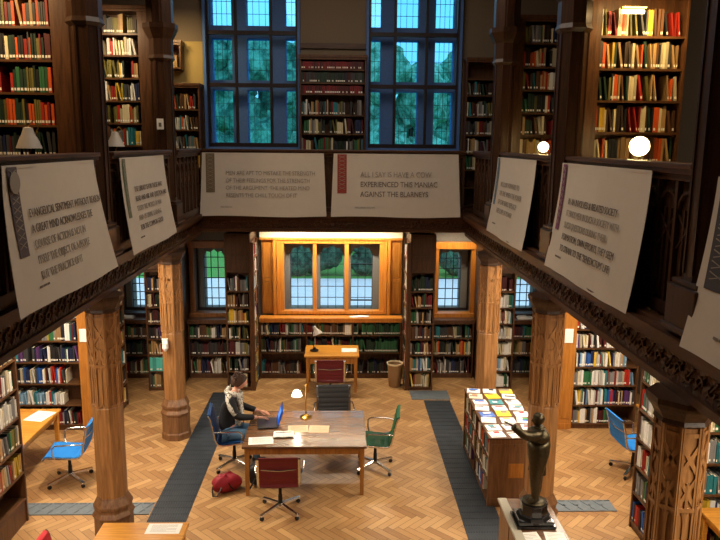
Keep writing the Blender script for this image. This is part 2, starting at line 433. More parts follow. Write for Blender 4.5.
# upper windows
for n, (a, b) in enumerate(UW):
    w = window_empty(6+n)
    for (x0, x1) in UL[3*n:3*n+3]:
        for (z0, z1) in ZR: leaded('l', x0, x1, z0, z1, YB+.4, GL_UP, w, 4, 4 if z1 < 7 else 6, .007)
    g = G(); wd = (b-a)/3
    ms = UM[n]
    for x in ms: g.box(x-.022, x+.022, YB-.03, YB+.06, 4.75, 8.6)
    for z in (4.75, 5.91, 6.9, 8.5): g.box(a, b, YB-.04, YB+.07, z-.038, z+.038)
    for i in range(3):
        for (z0, z1) in ((4.8, 5.86), (5.96, 6.85), (6.95, 8.45)):
            p, q = ms[i]+.026, ms[i+1]-.026
            g.box(p, p+.006, YB+.0, YB+.03, z0, z1)
    g.build('frame', W_WIND, w)
    g = G()
    for x in (a-.05, b): g.box(x, x+.05, YB-.12, YB+.02, 4.7, 8.6)
    g.box(a-.05, b+.05, YB-.14, YB-.04, 4.66, 4.71)
    g.build('jamb', STONEB, w)  # pale daylight on the jambs is put into their blue colour

# ------------------------------------------------------------------ columns
def lower_column():
    root = thing('wooden_column', '', 'column')
    ph = PI/8
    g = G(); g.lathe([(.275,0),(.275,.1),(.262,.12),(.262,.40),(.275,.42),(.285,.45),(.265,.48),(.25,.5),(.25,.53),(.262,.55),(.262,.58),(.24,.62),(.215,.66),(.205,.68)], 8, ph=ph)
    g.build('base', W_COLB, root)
    g = G(); g.lathe([(.2,.66),(.2,1.78),(.192,1.8),(.192,2.92)], 8, ph=ph); g.build('shaft', W_COL, root)
    g = G()
    for k in range(8):
        a = k*PI/4; R = Matrix.Rotation(a, 4, 'Z'); ap = .192*math.cos(PI/8); hw = .192*math.sin(PI/8)
        old = g.T; g.T = R
        for y in (-hw, hw): g.bar((ap+.004, y*.97, 1.8), (ap+.004, y*.97, 2.92), .026, .036)
        g.bar((ap+.003, 0, 1.86), (ap+.006, 0, 2.5), .018, .024)
        g.bar((ap+.003, -hw, 2.3), (ap+.006, hw, 2.3), .03, .03)
        for zc in (2.42, 2.66):
            g.bar((ap+.004, -hw*.9, zc-.09), (ap+.004, hw*.9, zc+.11), .018, .032); g.bar((ap+.004, hw*.9, zc-.09), (ap+.004, -hw*.9, zc+.11), .018, .032)
        for sg in (-1, 1):
            pts = [(ap+.003, sg*hw*.5+hw*.42*math.cos(q*PI/6), 2.2+.09*math.sin(q*PI/6)) for q in range(7)]
            g.tube(pts, .012, 5); pts = [(ap+.003, sg*hw*.5+hw*.42*math.cos(q*PI/6), 1.86-.05*math.sin(q*PI/6)) for q in range(7)]; g.tube(pts, .012, 5)
        g.bar((ap+.003, -hw, 2.85), (ap+.003, hw, 2.85), .02, .03)
        g.T = old
    g.build('tracery', W_COL, root)
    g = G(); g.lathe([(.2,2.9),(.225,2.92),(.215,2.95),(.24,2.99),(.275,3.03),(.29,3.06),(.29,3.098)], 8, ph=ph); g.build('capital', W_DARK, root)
    return root
cols = {(-1,7.77):'left wooden column nearest the viewer, beside the yellow desk corner', (-1,10.96):'left wooden column with a white fitting, behind the seated reader',
        (1,4.58):'nearest right wooden column, large and cut off by the frame', (1,7.77):'right wooden column directly behind the bronze statue', (1,10.96):'right wooden column beyond the magazine case', (-1,4.58):'nearest left wooden column below the near banner'}
proto = None
for (s, y), lb in cols.items():
    if proto is None: proto = lower_column(); o = proto
    else: o = copy_tree(proto)
    o.location = (s*2.57-(.03 if s > 0 else 0), y, 0); o.scale = (.86, .86, 1); o['label'] = lb; o['group'] = 'octagonal columns under the gallery'
def upper_column():
    root = thing('gallery_post', '', 'post')
    g = G(); g.box(-.19,.19,-.2,.2,3.54,3.86); g.box(-.21,.21,-.22,.22,3.54,3.58); g.box(-.17,.17,-.18,.18,3.86,3.9); g.build('base', W_POST, root, bevel=.012)
    g = G(); g.lathe([(.165,3.9),(.155,3.93),(.155,6.0)], 8, ph=PI/8)
    for k in range(8):
        a = k*PI/4+PI/8; g.bar((.155*math.cos(a), .155*math.sin(a), 3.95), (.155*math.cos(a), .155*math.sin(a), 5.98), .02, .02)
    g.build('shaft', W_POST, root)
    g = G(); g.lathe([(.16,5.98),(.2,6.02),(.18,6.07),(.18,6.3),(.21,6.35),(.26,6.45),(.26,6.52)], 8, ph=PI/8); g.lathe([(.2,6.5),(.2,8.8)], 8, ph=PI/8)
    g.build('capital', W_POST, root)
    for s in (-1, 1):
        g = G()
        pts = [(0, s*(.15+1.2*(1-math.cos(q*PI/16))), 6.5+1.5*math.sin(q*PI/16)) for q in range(9)]
        for k in range(8): g.bar(pts[k], pts[k+1], .1, .14)
        g.build('brace', W_POST, root)
    return root
ups = {(-1,7.77):'left gallery post between the two left banners', (-1,10.96):'left gallery post with a small white switch, near blue window', (1,4.58):'nearest right gallery post, between the two largest right banners',
       (1,7.77):'right gallery post between the glowing lamps', (1,10.96):'right gallery post farthest away, beside the blue window', (-1,4.58):'nearest left gallery post at the frame edge'}
proto = None
for (s, y), lb in ups.items():
    if proto is None: proto = upper_column(); o = proto
    else: o = copy_tree(proto)
    o.location = (2.63 if s > 0 else -2.57, y, 0); o['label'] = lb; o['group'] = 'carved posts standing on the gallery edge'
g = G(); g.box(-2.64,-2.54,10.79,10.802,4.98,5.14); g.box(-2.61,-2.57,10.784,10.79,5.02,5.08,1)
tag(g.build('wall_switch', [PAPER, LABELS]), 'small cream switch plate on the left gallery post', 'switch')
# ------------------------------------------------------------------ balustrades
def balustrade(label, segs, loc, rz, name='gallery_balustrade'):
    # hand rail and carved panel of one section between two posts
    """along local x, face to -y; segs list of (x0,x1)"""
    root = thing(name, label, 'balustrade', loc, rz, 'panelled oak balustrades round the gallery')
    for (a, b) in segs:
        g = G(); g.box(a, b, -.03, .13, 4.6, 4.66); g.box(a, b, -.05, .15, 4.64, 4.68); g.box(a, b, 0, .1, 4.55, 4.6); g.build('hand_rail', W_DARKX, root, bevel=.008)
        g = G(); g.box(a, b, .05, .08, 3.53, 4.58)
        g.box(a, b, .01, .11, 3.53, 3.62)
        n = max(1, round((b-a)/.3)); wd = (b-a)/n
        for k in range(n+1):
            x = a+k*wd; x = min(max(x, a+.02), b-.02); g.box(x-.02, x+.02, .01, .1, 3.6, 4.56)
        for k in range(n):
            x0 = a+k*wd+.02; x1 = x0+wd-.04; xm = (x0+x1)/2
            for q in range(6):
                a1, a2 = q*PI/6, (q+1)*PI/6; r = (x1-x0)/2
                g.bar((xm+r*math.cos(a1), .03, 4.34+r*math.sin(a1)), (xm+r*math.cos(a2), .03, 4.34+r*math.sin(a2)), .02, .02, up=(0,1,0))
            for kk in (.33, .67): g.box(x0+(x1-x0)*kk-.007, x0+(x1-x0)*kk+.007, .03, .05, 3.62, 4.34)
            g.bar((x0, .035, 4.3), (x1, .035, 4.05), .012, .012, up=(0,1,0)); g.bar((x1, .035, 4.3), (x0, .035, 4.05), .012, .012, up=(0,1,0))
        g.build('panel', W_DARK, root)
SEG = [(1.2, 4.36, 'nearest the viewer'), (4.8, 7.55, 'behind the largest banner'), (7.99, 10.74, 'behind the second banner'), (11.18, 12.96, 'at the far corner')]
for a, b, nm in SEG:
    balustrade('oak balustrade section on the left, '+nm, [(0, b-a)], (-2.46, a, 0), PI/2)
    balustrade('oak balustrade section on the right, '+nm, [(0, b-a)], (2.6, b, 0), -PI/2)
balustrade('oak balustrade below the two big blue windows', [(0.06, 4.94)], (-2.5, 13.02, 0), 0)

# ------------------------------------------------------------------ banners
def text_into(g, s, size, m, M, xs):
    cu = bpy.data.curves.new('t', 'FONT'); cu.body = s; cu.size = size; cu.extrude = .0012
    ob = bpy.data.objects.new('t', cu); COL.objects.link(ob)
    dg = bpy.context.evaluated_depsgraph_get(); me = bpy.data.meshes.new_from_object(ob.evaluated_get(dg))
    bpy.data.objects.remove(ob); bpy.data.curves.remove(cu); X = M @ Matrix.Diagonal((xs, 1, 1, 1))
    g.add([tuple(X @ v.co) for v in me.vertices], [tuple(p.vertices) for p in me.polygons], m); bpy.data.meshes.remove(me)
def banner(label, loc, rz, W, H, ribbon, lines, bottom=.13, size=.085, seal=False, skew=0, inkp=.3, rib_w=.11, tx=.3, ty=.36, small='nmnu mnnum nmn', yoff=-.035, xs=.8, flare=.05):
    """local x along the rail, face -y, hangs from z=0 down to -H, pushed out at the bottom by the ledge"""
    root = thing('hanging_banner', label, 'banner', loc, rz, 'printed cloth banners hung over the balustrade')
    def yy(v): return -.02-bottom*v**1.5
    def fn(u, v):
        x = u*W+flare*v*(2*u-1); dr = .006*math.sin(u*9+v*2)+.004*math.sin(u*23)*v
        return (x, yy(v)+dr-.0*u, -v*H+.012*math.sin(u*7)*(1 if v > .9 else 0))
    g = G(); g.sheet(fn, 28, 14, .004)
    cloth = g; g = G(); g.box(0, W, -.021, -.013, -.012, .012); g.build('top_hem', BANNER, root)
    rh = .62*H
    if ribbon is not None:
        g = G()
        def fr(u, v): return (.05*W*.6+u*rib_w+.0, yy(v*.55)-.009, -v*rh)
        g.sheet(fr, 2, 10, .003); 
        g2 = G()
        for k in range(9):
            v = (k+.7)/10; z = -v*rh; y = yy(v*.55)-.012; xm = .03*W+rib_w/2
            for sg in (-1, 1): g2.bar((xm-sg*rib_w*.36, y, z-.025), (xm+sg*rib_w*.36, y, z+.025), .007, .003, up=(0,1,0))
        g.build('ribbon_print', ribbon, root); g2.build('ribbon_pattern', INKL, root)
        if seal:
            g3 = G(); R = Matrix.Rotation(PI/2, 3, 'X'); g3.lathe([(.0,.0),(.085,.0),(.085,.004),(.0,.004)], 20, c=(.03*W+rib_w/2, -.045, -.12), R=R, cap=False); g3.build('seal_print', INKL, root)
    g = cloth
    for k, (s, dk) in enumerate(lines):
        v = (ty+k*.115*(.085/.085)); v = ty+k*(size*1.28)/H
        z = -v*H; ang = math.atan2(bottom*1.5*v**.5, H)
        M = Matrix.Translation((tx*W*.55+.06, yy(v)-.013, z)) @ Matrix.Rotation(PI/2-ang, 4, 'X')
        text_into(g, s, size, 1 if dk else 2, M, xs)
    if small:
        v = .86; M = Matrix.Translation((tx*W*.5, yy(v)-.013, -v*H)) @ Matrix.Rotation(PI/2-.15, 4, 'X')
        text_into(g, small, size*.42, 2, M, .62)
    g.build('cloth', [BANNER, INK, INKL], root, fixn=False)
    return root
RB = {n: plain('ribbon_'+n, c, .85) for n, c in (('grey', srgb(92,82,86)), ('green', srgb(110,120,96)), ('brown', srgb(120,104,80)), ('red', srgb(150,62,52)), ('blue', srgb(96,128,152)), ('purple', srgb(122,74,104)), ('charcoal', srgb(74,72,76)))}
ZT = 4.6
banner('large cream banner with grey ribbon and seal, nearest on left balustrade', (-2.4, 5.28, ZT), PI/2, 1.95, 1.12, RB['grey'],
       [('EVANGELICAL SENTIMENT WITHOUT REASON', 1), ('A GREAT MIND ACKNOWLEDGES THE', 1), ('COURSE OF ACTION IS NOT IN', 0), ('ITSELF THE OBJECT OF A PEOPLE', 0), ('BUT THE PRACTICE OF IT', 0)], size=.098, flare=.16, seal=True, tx=.24, rib_w=.16)
banner('cream banner with faded green ribbon, second along the left balustrade', (-2.4, 8.08, ZT), PI/2, 1.98, 1.1, RB['green'],
       [('THE LIBRARY IS FOR THOSE WHO', 1), ('READ AND ASK AND QUESTION AND', 1), ('STUDY THE WORKS OF MAN', 0), ('AND OF DIVINE LEARNING', 0), ('FOR THE COMMON GOOD', 1)], size=.09, tx=.3, xs=.95)
banner('wide dim banner with brown ribbon, left of the two facing us', (-2.4, 12.97, ZT), 0, 2.22, 1.14, RB['brown'],
       [('MEN ARE APT TO MISTAKE THE STRENGTH', 0), ('OF THEIR FEELINGS FOR THE STRENGTH', 0), ('OF THE ARGUMENT. THE HEATED MIND', 0), ('RESENTS THE CHILL TOUCH OF IT', 0)], size=.105, tx=.3, ty=.34, rib_w=.16, bottom=.11)
banner('wide dim banner with red ribbon, right of the two facing us', (-.0, 12.97, ZT), 0, 2.3, 1.14, RB['red'],
       [("ALL I SAY IS HAVE A COW", 0), ('EXPERIENCED THIS MANIAC', 1), ('AGAINST THE BLARNEYS', 1)], size=.14, tx=.34, ty=.36, rib_w=.17, bottom=.11, small='nmnu mnnum nmnu nnm')
banner('grey-white banner with blue ribbon, farthest along the right balustrade', (2.55, 10.72, ZT), -PI/2, 2.12, 1.12, RB['blue'],
       [('WE LOOK FORWARD TO', 0), ('THE TIME WHEN THE POWER', 0), ('OF LOVE SHALL REPLACE', 0), ('THE LOVE OF POWER', 0)], size=.1, tx=.3, xs=.95)
banner('grey-white banner with purple ribbon and five text lines, right balustrade', (2.55, 7.56, ZT), -PI/2, 2.2, 1.12, RB['purple'],
       [('IN AN INVOLVED & RELATED SOCIETY', 1), ('IT FINDS MEN IN SUCH A SOCIETY WITH', 0), ('SUCH QUESTIONS DURING THEIR', 0), ('FORMATION, OWN EFFORTS, THEY SEEM', 1), ('TO STRAIN TO THE "BENEDICTUM" LIFE', 1)], size=.094, tx=.26)
banner('nearest right banner with charcoal lettered ribbon, cut by frame', (2.55, 4.4, ZT), -PI/2, 2.2, 1.12, RB['charcoal'],
       [('THE NATIONAL AND UNIVERSAL', 1), ('CHURCH OF THE PEOPLE', 0)], size=.1, rib_w=.3)

# ------------------------------------------------------------------ book cases and books
BOOKC = {
 'red': srgb(168,38,24), 'crimson': srgb(122,22,28), 'orange': srgb(206,84,28), 'maroon': srgb(80,24,26), 'dark green': srgb(30,54,40), 'green': srgb(46,104,66),
 'teal': srgb(36,120,130), 'navy': srgb(28,38,76), 'blue': srgb(42,88,160), 'pale blue': srgb(130,170,200), 'black': srgb(28,27,29), 'charcoal': srgb(60,60,62),
 'grey': srgb(128,126,124), 'white': srgb(226,224,218), 'cream': srgb(214,200,162), 'tan': srgb(176,140,92), 'brown': srgb(92,58,34), 'dark brown': srgb(54,36,24),
 'olive': srgb(110,102,44), 'yellow': srgb(214,176,50), 'purple': srgb(88,52,104), 'pink': srgb(190,110,120), 'turquoise': srgb(90,200,190)}
CN = list(BOOKC)
def tone(c, k): return tuple(min(1, v*k) for v in c[:3])+(1,)
BM = [plain('cloth_'+n.replace(' ', '_')+('' if q == 1 else '_b'), tone(BOOKC[n], q), .55, var=.15, bscale=30) for q in (1, .62) for n in CN]
BMATS = BM+[PAGES, LABELM]
IP, IL = len(BM), len(BM)+1
PAL = {
 'redgreen': ['red']*3+['orange']*4+['dark green']*4+['green','crimson','black','black','charcoal','olive','tan','cream','maroon'],
 'redrow': ['red']*6+['orange']*3+['crimson']*2+['charcoal','black','olive'],
 'olive': ['olive','tan','tan','cream','olive','brown','tan','red','orange','cream','black','charcoal','yellow','dark brown','cream','dark green','tan','brown'],  # extra tan and olive put golden lamplight into the spine colours
 'warm': ['tan','cream','red','olive','dark green','brown','grey','teal','orange','black','yellow','tan','white'],
 'bright': ['white','white','blue','navy','grey','red','cream','black','teal','yellow','pale blue','green','purple','charcoal','white','cream','grey','navy','black','white','maroon','charcoal','tan'],
 'white': ['white']*7+['cream','pale blue','grey','green','red','cream','teal'],
 'dark': ['dark brown','black','charcoal','dark green','navy','maroon','brown','grey','cream','green','olive','crimson','white','tan','grey','teal'],
 'sets': ['dark green']*4+['charcoal']*3+['navy']*2+['maroon','black'],
 'journals': ['green']*6+['dark green']*4,
 'crimsonset': ['crimson']*6+['maroon']*4,
 'tealset': ['turquoise'],
}
BOOKS = []   # dicts
ORD = ['first','second','third','fourth','fifth','sixth','seventh','eighth','ninth','tenth','eleventh','twelfth','thirteenth','fourteenth','fifteenth','sixteenth','seventeenth','eighteenth','nineteenth','twentieth']
for b_, t_ in (('twenty', 'twentieth'), ('thirty', 'thirtieth'), ('forty', 'fortieth'), ('fifty','fiftieth'), ('sixty','sixtieth'), ('seventy','seventieth'), ('eighty','eightieth')):
    if b_ != 'twenty': ORD.append(t_)
    ORD += [b_+'-'+ORD[i] for i in range(9)]
# fix order: twentieth..twenty-ninth, thirtieth...
def ordn(i): return ORD[min(i, len(ORD)-1)]

def fill_shelf(mat, x0, x1, z, hmax, dmax, pal, case, shelf, side='left', full=1.0, lean=.12, wr=(.016,.038), hr=(.72,.98), dots=.7, seed=None):
    rnd = random.Random(seed if seed is not None else random.random())
    row = []; x = x0+.004; end = x1-.006
    runs = 0; cur = None
    while True:
        if x > x0+(x1-x0)*full: break
        if runs <= 0:
            runs = rnd.choice((1,1,1,1,2,3)); cur = (rnd.choice(PAL[pal]), rnd.uniform(*wr), rnd.uniform(*hr)); 
        runs -= 1
        w = min(max(cur[1]*rnd.uniform(.85,1.15), .014), .07); h = hmax*min(.99, cur[2]*rnd.uniform(.96,1.03)); d = dmax*rnd.uniform(.72,.95)
        a = 0
        if rnd.random() < lean: a = rnd.uniform(.06,.2)
        ww = w*math.cos(a)+h*math.sin(a)
        if x+ww > end: break
        if rnd.random() < .02: x += rnd.uniform(.03,.12); 
        if x+ww > end: break
        lead = 0
        row.append(dict(x=x+(h*math.sin(a) if a else 0), z=z, w=w, h=h, d=d, a=-a if a else 0, c=cur[0], lab=rnd.random() < dots, var=rnd.random() < .4, y=rnd.uniform(.012,.03)))
        x += (w*math.cos(a)+(h*math.sin(a) if a else 0))+.003
    n = len(row)
    for i, r in enumerate(row):
        k = i if side == 'left' else n-1-i
        r['label'] = '%s book, %s from %s on %s of %s' % (r['c'], ordn(k), side, shelf, case)
        # local transform: base corner, leaning about the y axis to the left
        r['M'] = mat @ Matrix.Translation((r['x'], r['y'], r['z'])) @ Matrix.Rotation(r['a'], 4, 'Y')
        r['group'] = 'books on the '+case
        BOOKS.append(r)

def book_geo(g, r, detail):
    old = g.T; g.T = r['M'] if not detail else Matrix.Identity(4)
    c = CN.index(r['c'])+(len(CN) if r['var'] else 0); w, d, h = r['w'], r['d'], r['h']
    if detail:
        t = .0022
        g.box(0, t, .003, d, 0, h, c); g.box(w-t, w, .003, d, 0, h, c)
        g.box(.0008, w-.0008, 0, .004, 0, h, c); g.box(t, w-t, .004, d-.004, .003, h-.004, IP)
        if w > .026:
            for zz in (.12, .8): g.box(.001, w-.001, -.0012, .001, h*zz, h*zz+.004, c)
    else:
        g.box(0, w, 0, .004, 0, h, c); g.box(0, w, .004, d, 0, h*.985, IP if r['c'] in ('white','cream') else c)
    if r['lab']: g.box(w*.12, w*.88, -.0018, .001, .022, .05, IL)
    g.T = old

def bookcase(label, loc, rz, W, H, D, shelves, fills, case=None, z0=0, mat=None, side='left', group=None, name='bookcase', back=True, top=True, sidew=.03, plinth=.06, post=(0,0), names=None, dv=(), pm=None):
    """local x 0..W, front at y=0, back at y=D; shelves = z of board tops; fills = list of dict per shelf"""
    mat = mat or W_CASE; sm = W_SHELF if mat is W_CASE else W_WARM
    root = thing(name, label, 'bookcase', loc, rz, group)
    M = Matrix.Translation(loc) @ Matrix.Rotation(rz, 4, 'Z')
    for k, x in enumerate((0, W-sidew)):
        pw = post[k]
        g = G()
        if k == 0: g.box(x-pw, x+sidew, 0, D, z0, H)
        else: g.box(x, x+sidew+pw, 0, D, z0, H)
        if pw: 
            a = x-pw if k == 0 else x+sidew
            g.box(a, a+pw, -.015, 0, z0, z0+.1); g.box(a+.03, a+pw-.03, -.012, 0, z0+.2, H-.1)
        g.build('side_panel', pm if (pm and pw) else mat, root, bevel=.003)
    for x in dv:
        g = G(); g.box(x-.012, x+.012, 0.002, D-.012, shelves[0], H-.03); g.build('divider', mat, root)
    if back: g = G(); g.box(sidew, W-sidew, D-.012, D, z0, H); g.build('back_panel', mat, root)
    if top: g = G(); g.box(-.02-post[0], W+.02+post[1], -.03, D, H, H+.05); g.box(-.01-post[0], W+.01+post[1], -.015, D, H-.04, H); g.build('cornice', mat, root, bevel=.004)
    g = G(); g.box(sidew, W-sidew, .02, D-.012, z0, shelves[0]-.02); g.build('plinth', mat, root)
    xs = [sidew]+list(dv)+[W-sidew]
    for i, z in enumerate(shelves):
        g = G(); g.box(sidew, W-sidew, .004, D-.012, z-.02, z); g.box(sidew, W-sidew, 0, .006, z-.024, z+.002); g.build('shelf', sm, root)
        nz = shelves[i+1]-.024 if i+1 < len(shelves) else H-.045
        f = fills[i] if i < len(fills) else None
        if f is None: continue
        f = dict(f); full = f.pop('full', 1.0); pal = f.pop('pal'); hh = min(nz-z-.02, f.pop('hmax', .3))
        for q in range(len(xs)-1):
            a, b = xs[q]+(.012 if q else 0), xs[q+1]-(.012 if q < len(xs)-2 else 0)
            nmq = (names[i] if names else ordn(len(shelves)-1-i)+' shelf down')
            if len(dv): nmq += ', '+('left','middle','right')[q]+' bay,'
            fill_shelf(M, a, b, z+.0005, hh, D-.03, pal if isinstance(pal, str) else pal[q], case, nmq, side, full if not isinstance(full, (list, tuple)) else full[q], **f)
    return root

def F(pal, **k): return dict(pal=pal, **k)
# upper gallery, near stacks (Y 8)
UZ = [3.62, 3.92, 4.27, 4.62, 4.97, 5.32, 5.67, 6.02]
UN = ['hidden', 'hidden', 'hidden', 'sixth shelf', 'fifth shelf', 'fourth shelf', 'third shelf', 'second shelf', 'top shelf']
bookcase('tall dark bookcase of red and green books, upper left corner', (-4.2, 8.0, 0), 0, 1.2, 6.9, .34, UZ+[6.37],
         [F('dark'), F('dark'), F('dark'), F('sets', dots=1), F('redgreen', lean=0, dots=1), F('redgreen', lean=0, dots=1), F('redgreen', lean=0, dots=1), F('redgreen', lean=.02, dots=1), F('olive', lean=0, dots=1)], 'upper left bookcase', z0=ZG, side='right',
         names=UN, post=(0,.24))
RZ = [3.55, 3.9, 4.25, 4.6, 4.95, 5.3, 5.65, 6.0]
bookcase('tall lit bookcase of olive and tan books above the glowing lamp', (2.99, 8.0, 0), 0, 1.0, 6.5, .34, RZ,
         [F('olive'), F('olive'), F('olive'), F('olive', lean=.1, wr=(.014,.03), hr=(.84,.99)), F('olive', lean=.2, wr=(.014,.03), hr=(.84,.99)), F('olive', lean=.3, wr=(.014,.03), hr=(.84,.99)), F('olive', lean=.3, wr=(.014,.03), hr=(.84,.99)), F('olive', lean=.3, wr=(.014,.03), hr=(.84,.99))], 'upper right bookcase', z0=ZG, post=(.24,.0),
         names=['hidden', 'hidden', 'hidden', 'fifth shelf', 'fourth shelf', 'third shelf', 'second shelf', 'top shelf'])
VZ = [3.55, 3.95, 4.35, 4.74, 5.08, 5.42, 5.76, 6.1, 6.42]
VN = ['hidden', 'hidden', 'hidden', 'sixth shelf', 'fifth shelf', 'fourth shelf', 'third shelf', 'second shelf', 'top shelf']
bookcase('dark bookcase seen between the two left gallery posts', (-4.15, 11.2, 0), 0, 1.2, 6.78, .34, VZ,
         [F('dark'), F('dark'), F('dark'), F('warm'), F('olive', full=.95), F('bright', lean=.1), F('warm', lean=.15), F('white', lean=.5), F('olive')], 'bookcase between left posts', z0=ZG, side='right', names=VN, post=(0,.2))
bookcase('lit bookcase seen between the two far right gallery posts', (2.95, 11.2, 0), 0, 1.2, 6.72, .34, [3.55, 3.95, 4.3, 4.62, 4.96, 5.3, 5.65, 6.0, 6.36],
         [F('olive'), F('olive'), F('olive'), F('warm', lean=.2), F('olive', full=1), F('redgreen'), F('warm'), F('olive'), F('dark')], 'bookcase between right posts', z0=ZG, names=VN, post=(.14,0))
# upper back wall shelves
DZ = [3.6, 3.95, 4.3, 4.65, 5.0, 5.37, 5.72, 6.06]
bookcase('dark bookcase between the two blue windows, red volumes on top', (-.67, 13.93, 0), 0, 1.29, 6.42, .3, [3.6, 3.95, 4.3, 4.62, 4.98, 5.34, 5.74, 5.95, 6.2],
         [None, None, F('dark'), F('dark'), F('dark', lean=.2), F('dark', full=.95), F('crimsonset', lean=0, wr=(.03,.045), hr=(.9,.98)), F('sets', lean=0, hr=(.9,.98)), F('crimsonset', lean=0, hr=(.9,.98))], 'window bookcase', z0=ZG,
         names=['hidden']*3+['sixth shelf', 'fifth shelf', 'fourth shelf', 'third shelf', 'second shelf', 'top shelf'])
bookcase('low bookcase under a yellow-lit wall left of the blue windows', (-3.55, 13.9, 0), 0, .95, 5.86, .3, [3.6, 3.95, 4.3, 4.66, 5.03, 5.42],
         [None, None, F('warm'), F('warm'), F('warm'), F('olive', lean=.2)], 'bookcase by yellow-lit wall', z0=ZG, side='right',
         names=['hidden']*3+['third shelf', 'second shelf', 'top shelf'])
bookcase('small wall bookcase high on the yellow-lit wall', (-3.55, 13.9, 0), 0, .62, 6.65, .3, [6.2], [F('olive', full=.9)], 'high wall bookcase', z0=6.16, side='right', names=['only shelf'])
g = G(); g.box(-4.0, -2.56, 14.2, 14.249, 5.9, 6.72); struct(g.build('wall_yellow_panel', PLY))  # lamplit stretch of the wall, its light painted as a yellow patch
bookcase('dark bookcase in shadow right of the blue windows', (2.56, 13.9, 0), 0, .9, 6.4, .3, [3.6, 3.95, 4.3, 4.62, 4.98, 5.34, 5.74, 6.05],
         [None, None, F('dark'), F('dark'), F('dark', full=.8), F('dark', full=.6), F('dark', lean=.4, full=.8), None], 'shadowed bookcase', z0=ZG,
         names=['hidden']*3+['fifth shelf', 'fourth shelf', 'third shelf', 'second shelf', 'top shelf'])
# lower aisles, far stacks (Y 11.2)
LZl = [.1, .45, .82, 1.19, 1.56, 1.93, 2.3]
LN = ['bottom shelf', 'sixth shelf', 'fifth shelf', 'fourth shelf', 'third shelf', 'second shelf', 'top shelf']
bookcase('lower left aisle bookcase behind the yellow desk', (-5.76, 11.2, 0), 0, 1.6, 2.75, .3, LZl,
         [F('dark', hr=(.6,.8)), F('white', full=.8, hr=(.6,.8)), F('bright', full=.85), F('bright', lean=.1), F('bright', lean=.03, hr=(.85,.98)), F('dark', lean=.1), F('warm')], 'left aisle bookcase', side='right', names=LN, post=(0,.2), pm=W_PANEL)
LZr = [.1, .43, .78, 1.11, 1.44, 1.77, 2.1, 2.43]
RN = ['bottom shelf', 'seventh shelf', 'sixth shelf', 'fifth shelf', 'fourth shelf', 'third shelf', 'second shelf', 'top shelf']
bookcase('lower right aisle bookcase of bright books behind the statue', (4.07, 11.2, 0), 0, 1.13, 2.8, .3, LZr,
         [F('bright', full=.6), F('bright'), F('white', lean=.04), F('bright', full=.82, lean=.05), F('bright', lean=.3), F('bright', lean=.1), F('bright', lean=.1), F('bright')], 'right aisle bookcase', names=RN, post=(.2,0), pm=W_PANEL)
# their ends facing the nave
bookcase('end bookcase of the far left stack, facing the nave', (-3.79, 11.51, 0), PI/2, .9, 2.75, .26, LZl, [F('warm')]*7, 'far left end bookcase', names=LN)
bookcase('end bookcase of the far right stack, facing the nave', (3.79, 12.41, 0), -PI/2, .9, 2.8, .26, LZr, [F('white')]*8, 'far right end bookcase', names=RN)
# near stacks (Y 7.3)
bookcase('narrow end bookcase of pale books, cut by left frame edge', (-3.86, 7.0, 0), PI/2, 1.36, 2.9, .3, [.32, .68, 1.05, 1.42, 1.79, 2.16, 2.53],
         [None, F('warm', hr=(.75,.9)), F('dark', hr=(.8,.9)), F('white', lean=.05), F('white', lean=.05), F('bright'), F('white')], 'left edge bookcase', side='right',
         names=['bottom shelf', 'sixth shelf', 'fifth shelf', 'fourth shelf', 'third shelf', 'second shelf', 'top shelf'])
bookcase('narrow end bookcase of white spines beside the nearest right column', (3.84, 8.12, 0), -PI/2, .95, 2.9, .3, [.1, .5, .86, 1.22, 1.6, 1.97, 2.34],
         [F('bright'), F('dark'), F('white', full=.9), F('white', lean=.02), F('white'), F('white'), F('white')], 'right end bookcase',
         names=['bottom shelf', 'sixth shelf', 'fifth shelf', 'fourth shelf', 'third shelf', 'second shelf', 'top shelf'])
bookcase('bookcase at right frame edge above the yellow desk', (4.17, 7.3, 0), 0, 1.5, 2.9, .3, [.1, .5, .86, 1.24, 1.62, 1.99, 2.36],
         [F('dark', full=.5), F('blue' if 0 else 'bright', full=.8), F('white', full=.9), F('white'), F('white'), F('white'), F('white')], 'right edge bookcase', mat=W_CASE,
         names=['bottom shelf', 'sixth shelf', 'fifth shelf', 'fourth shelf', 'third shelf', 'second shelf', 'top shelf'])
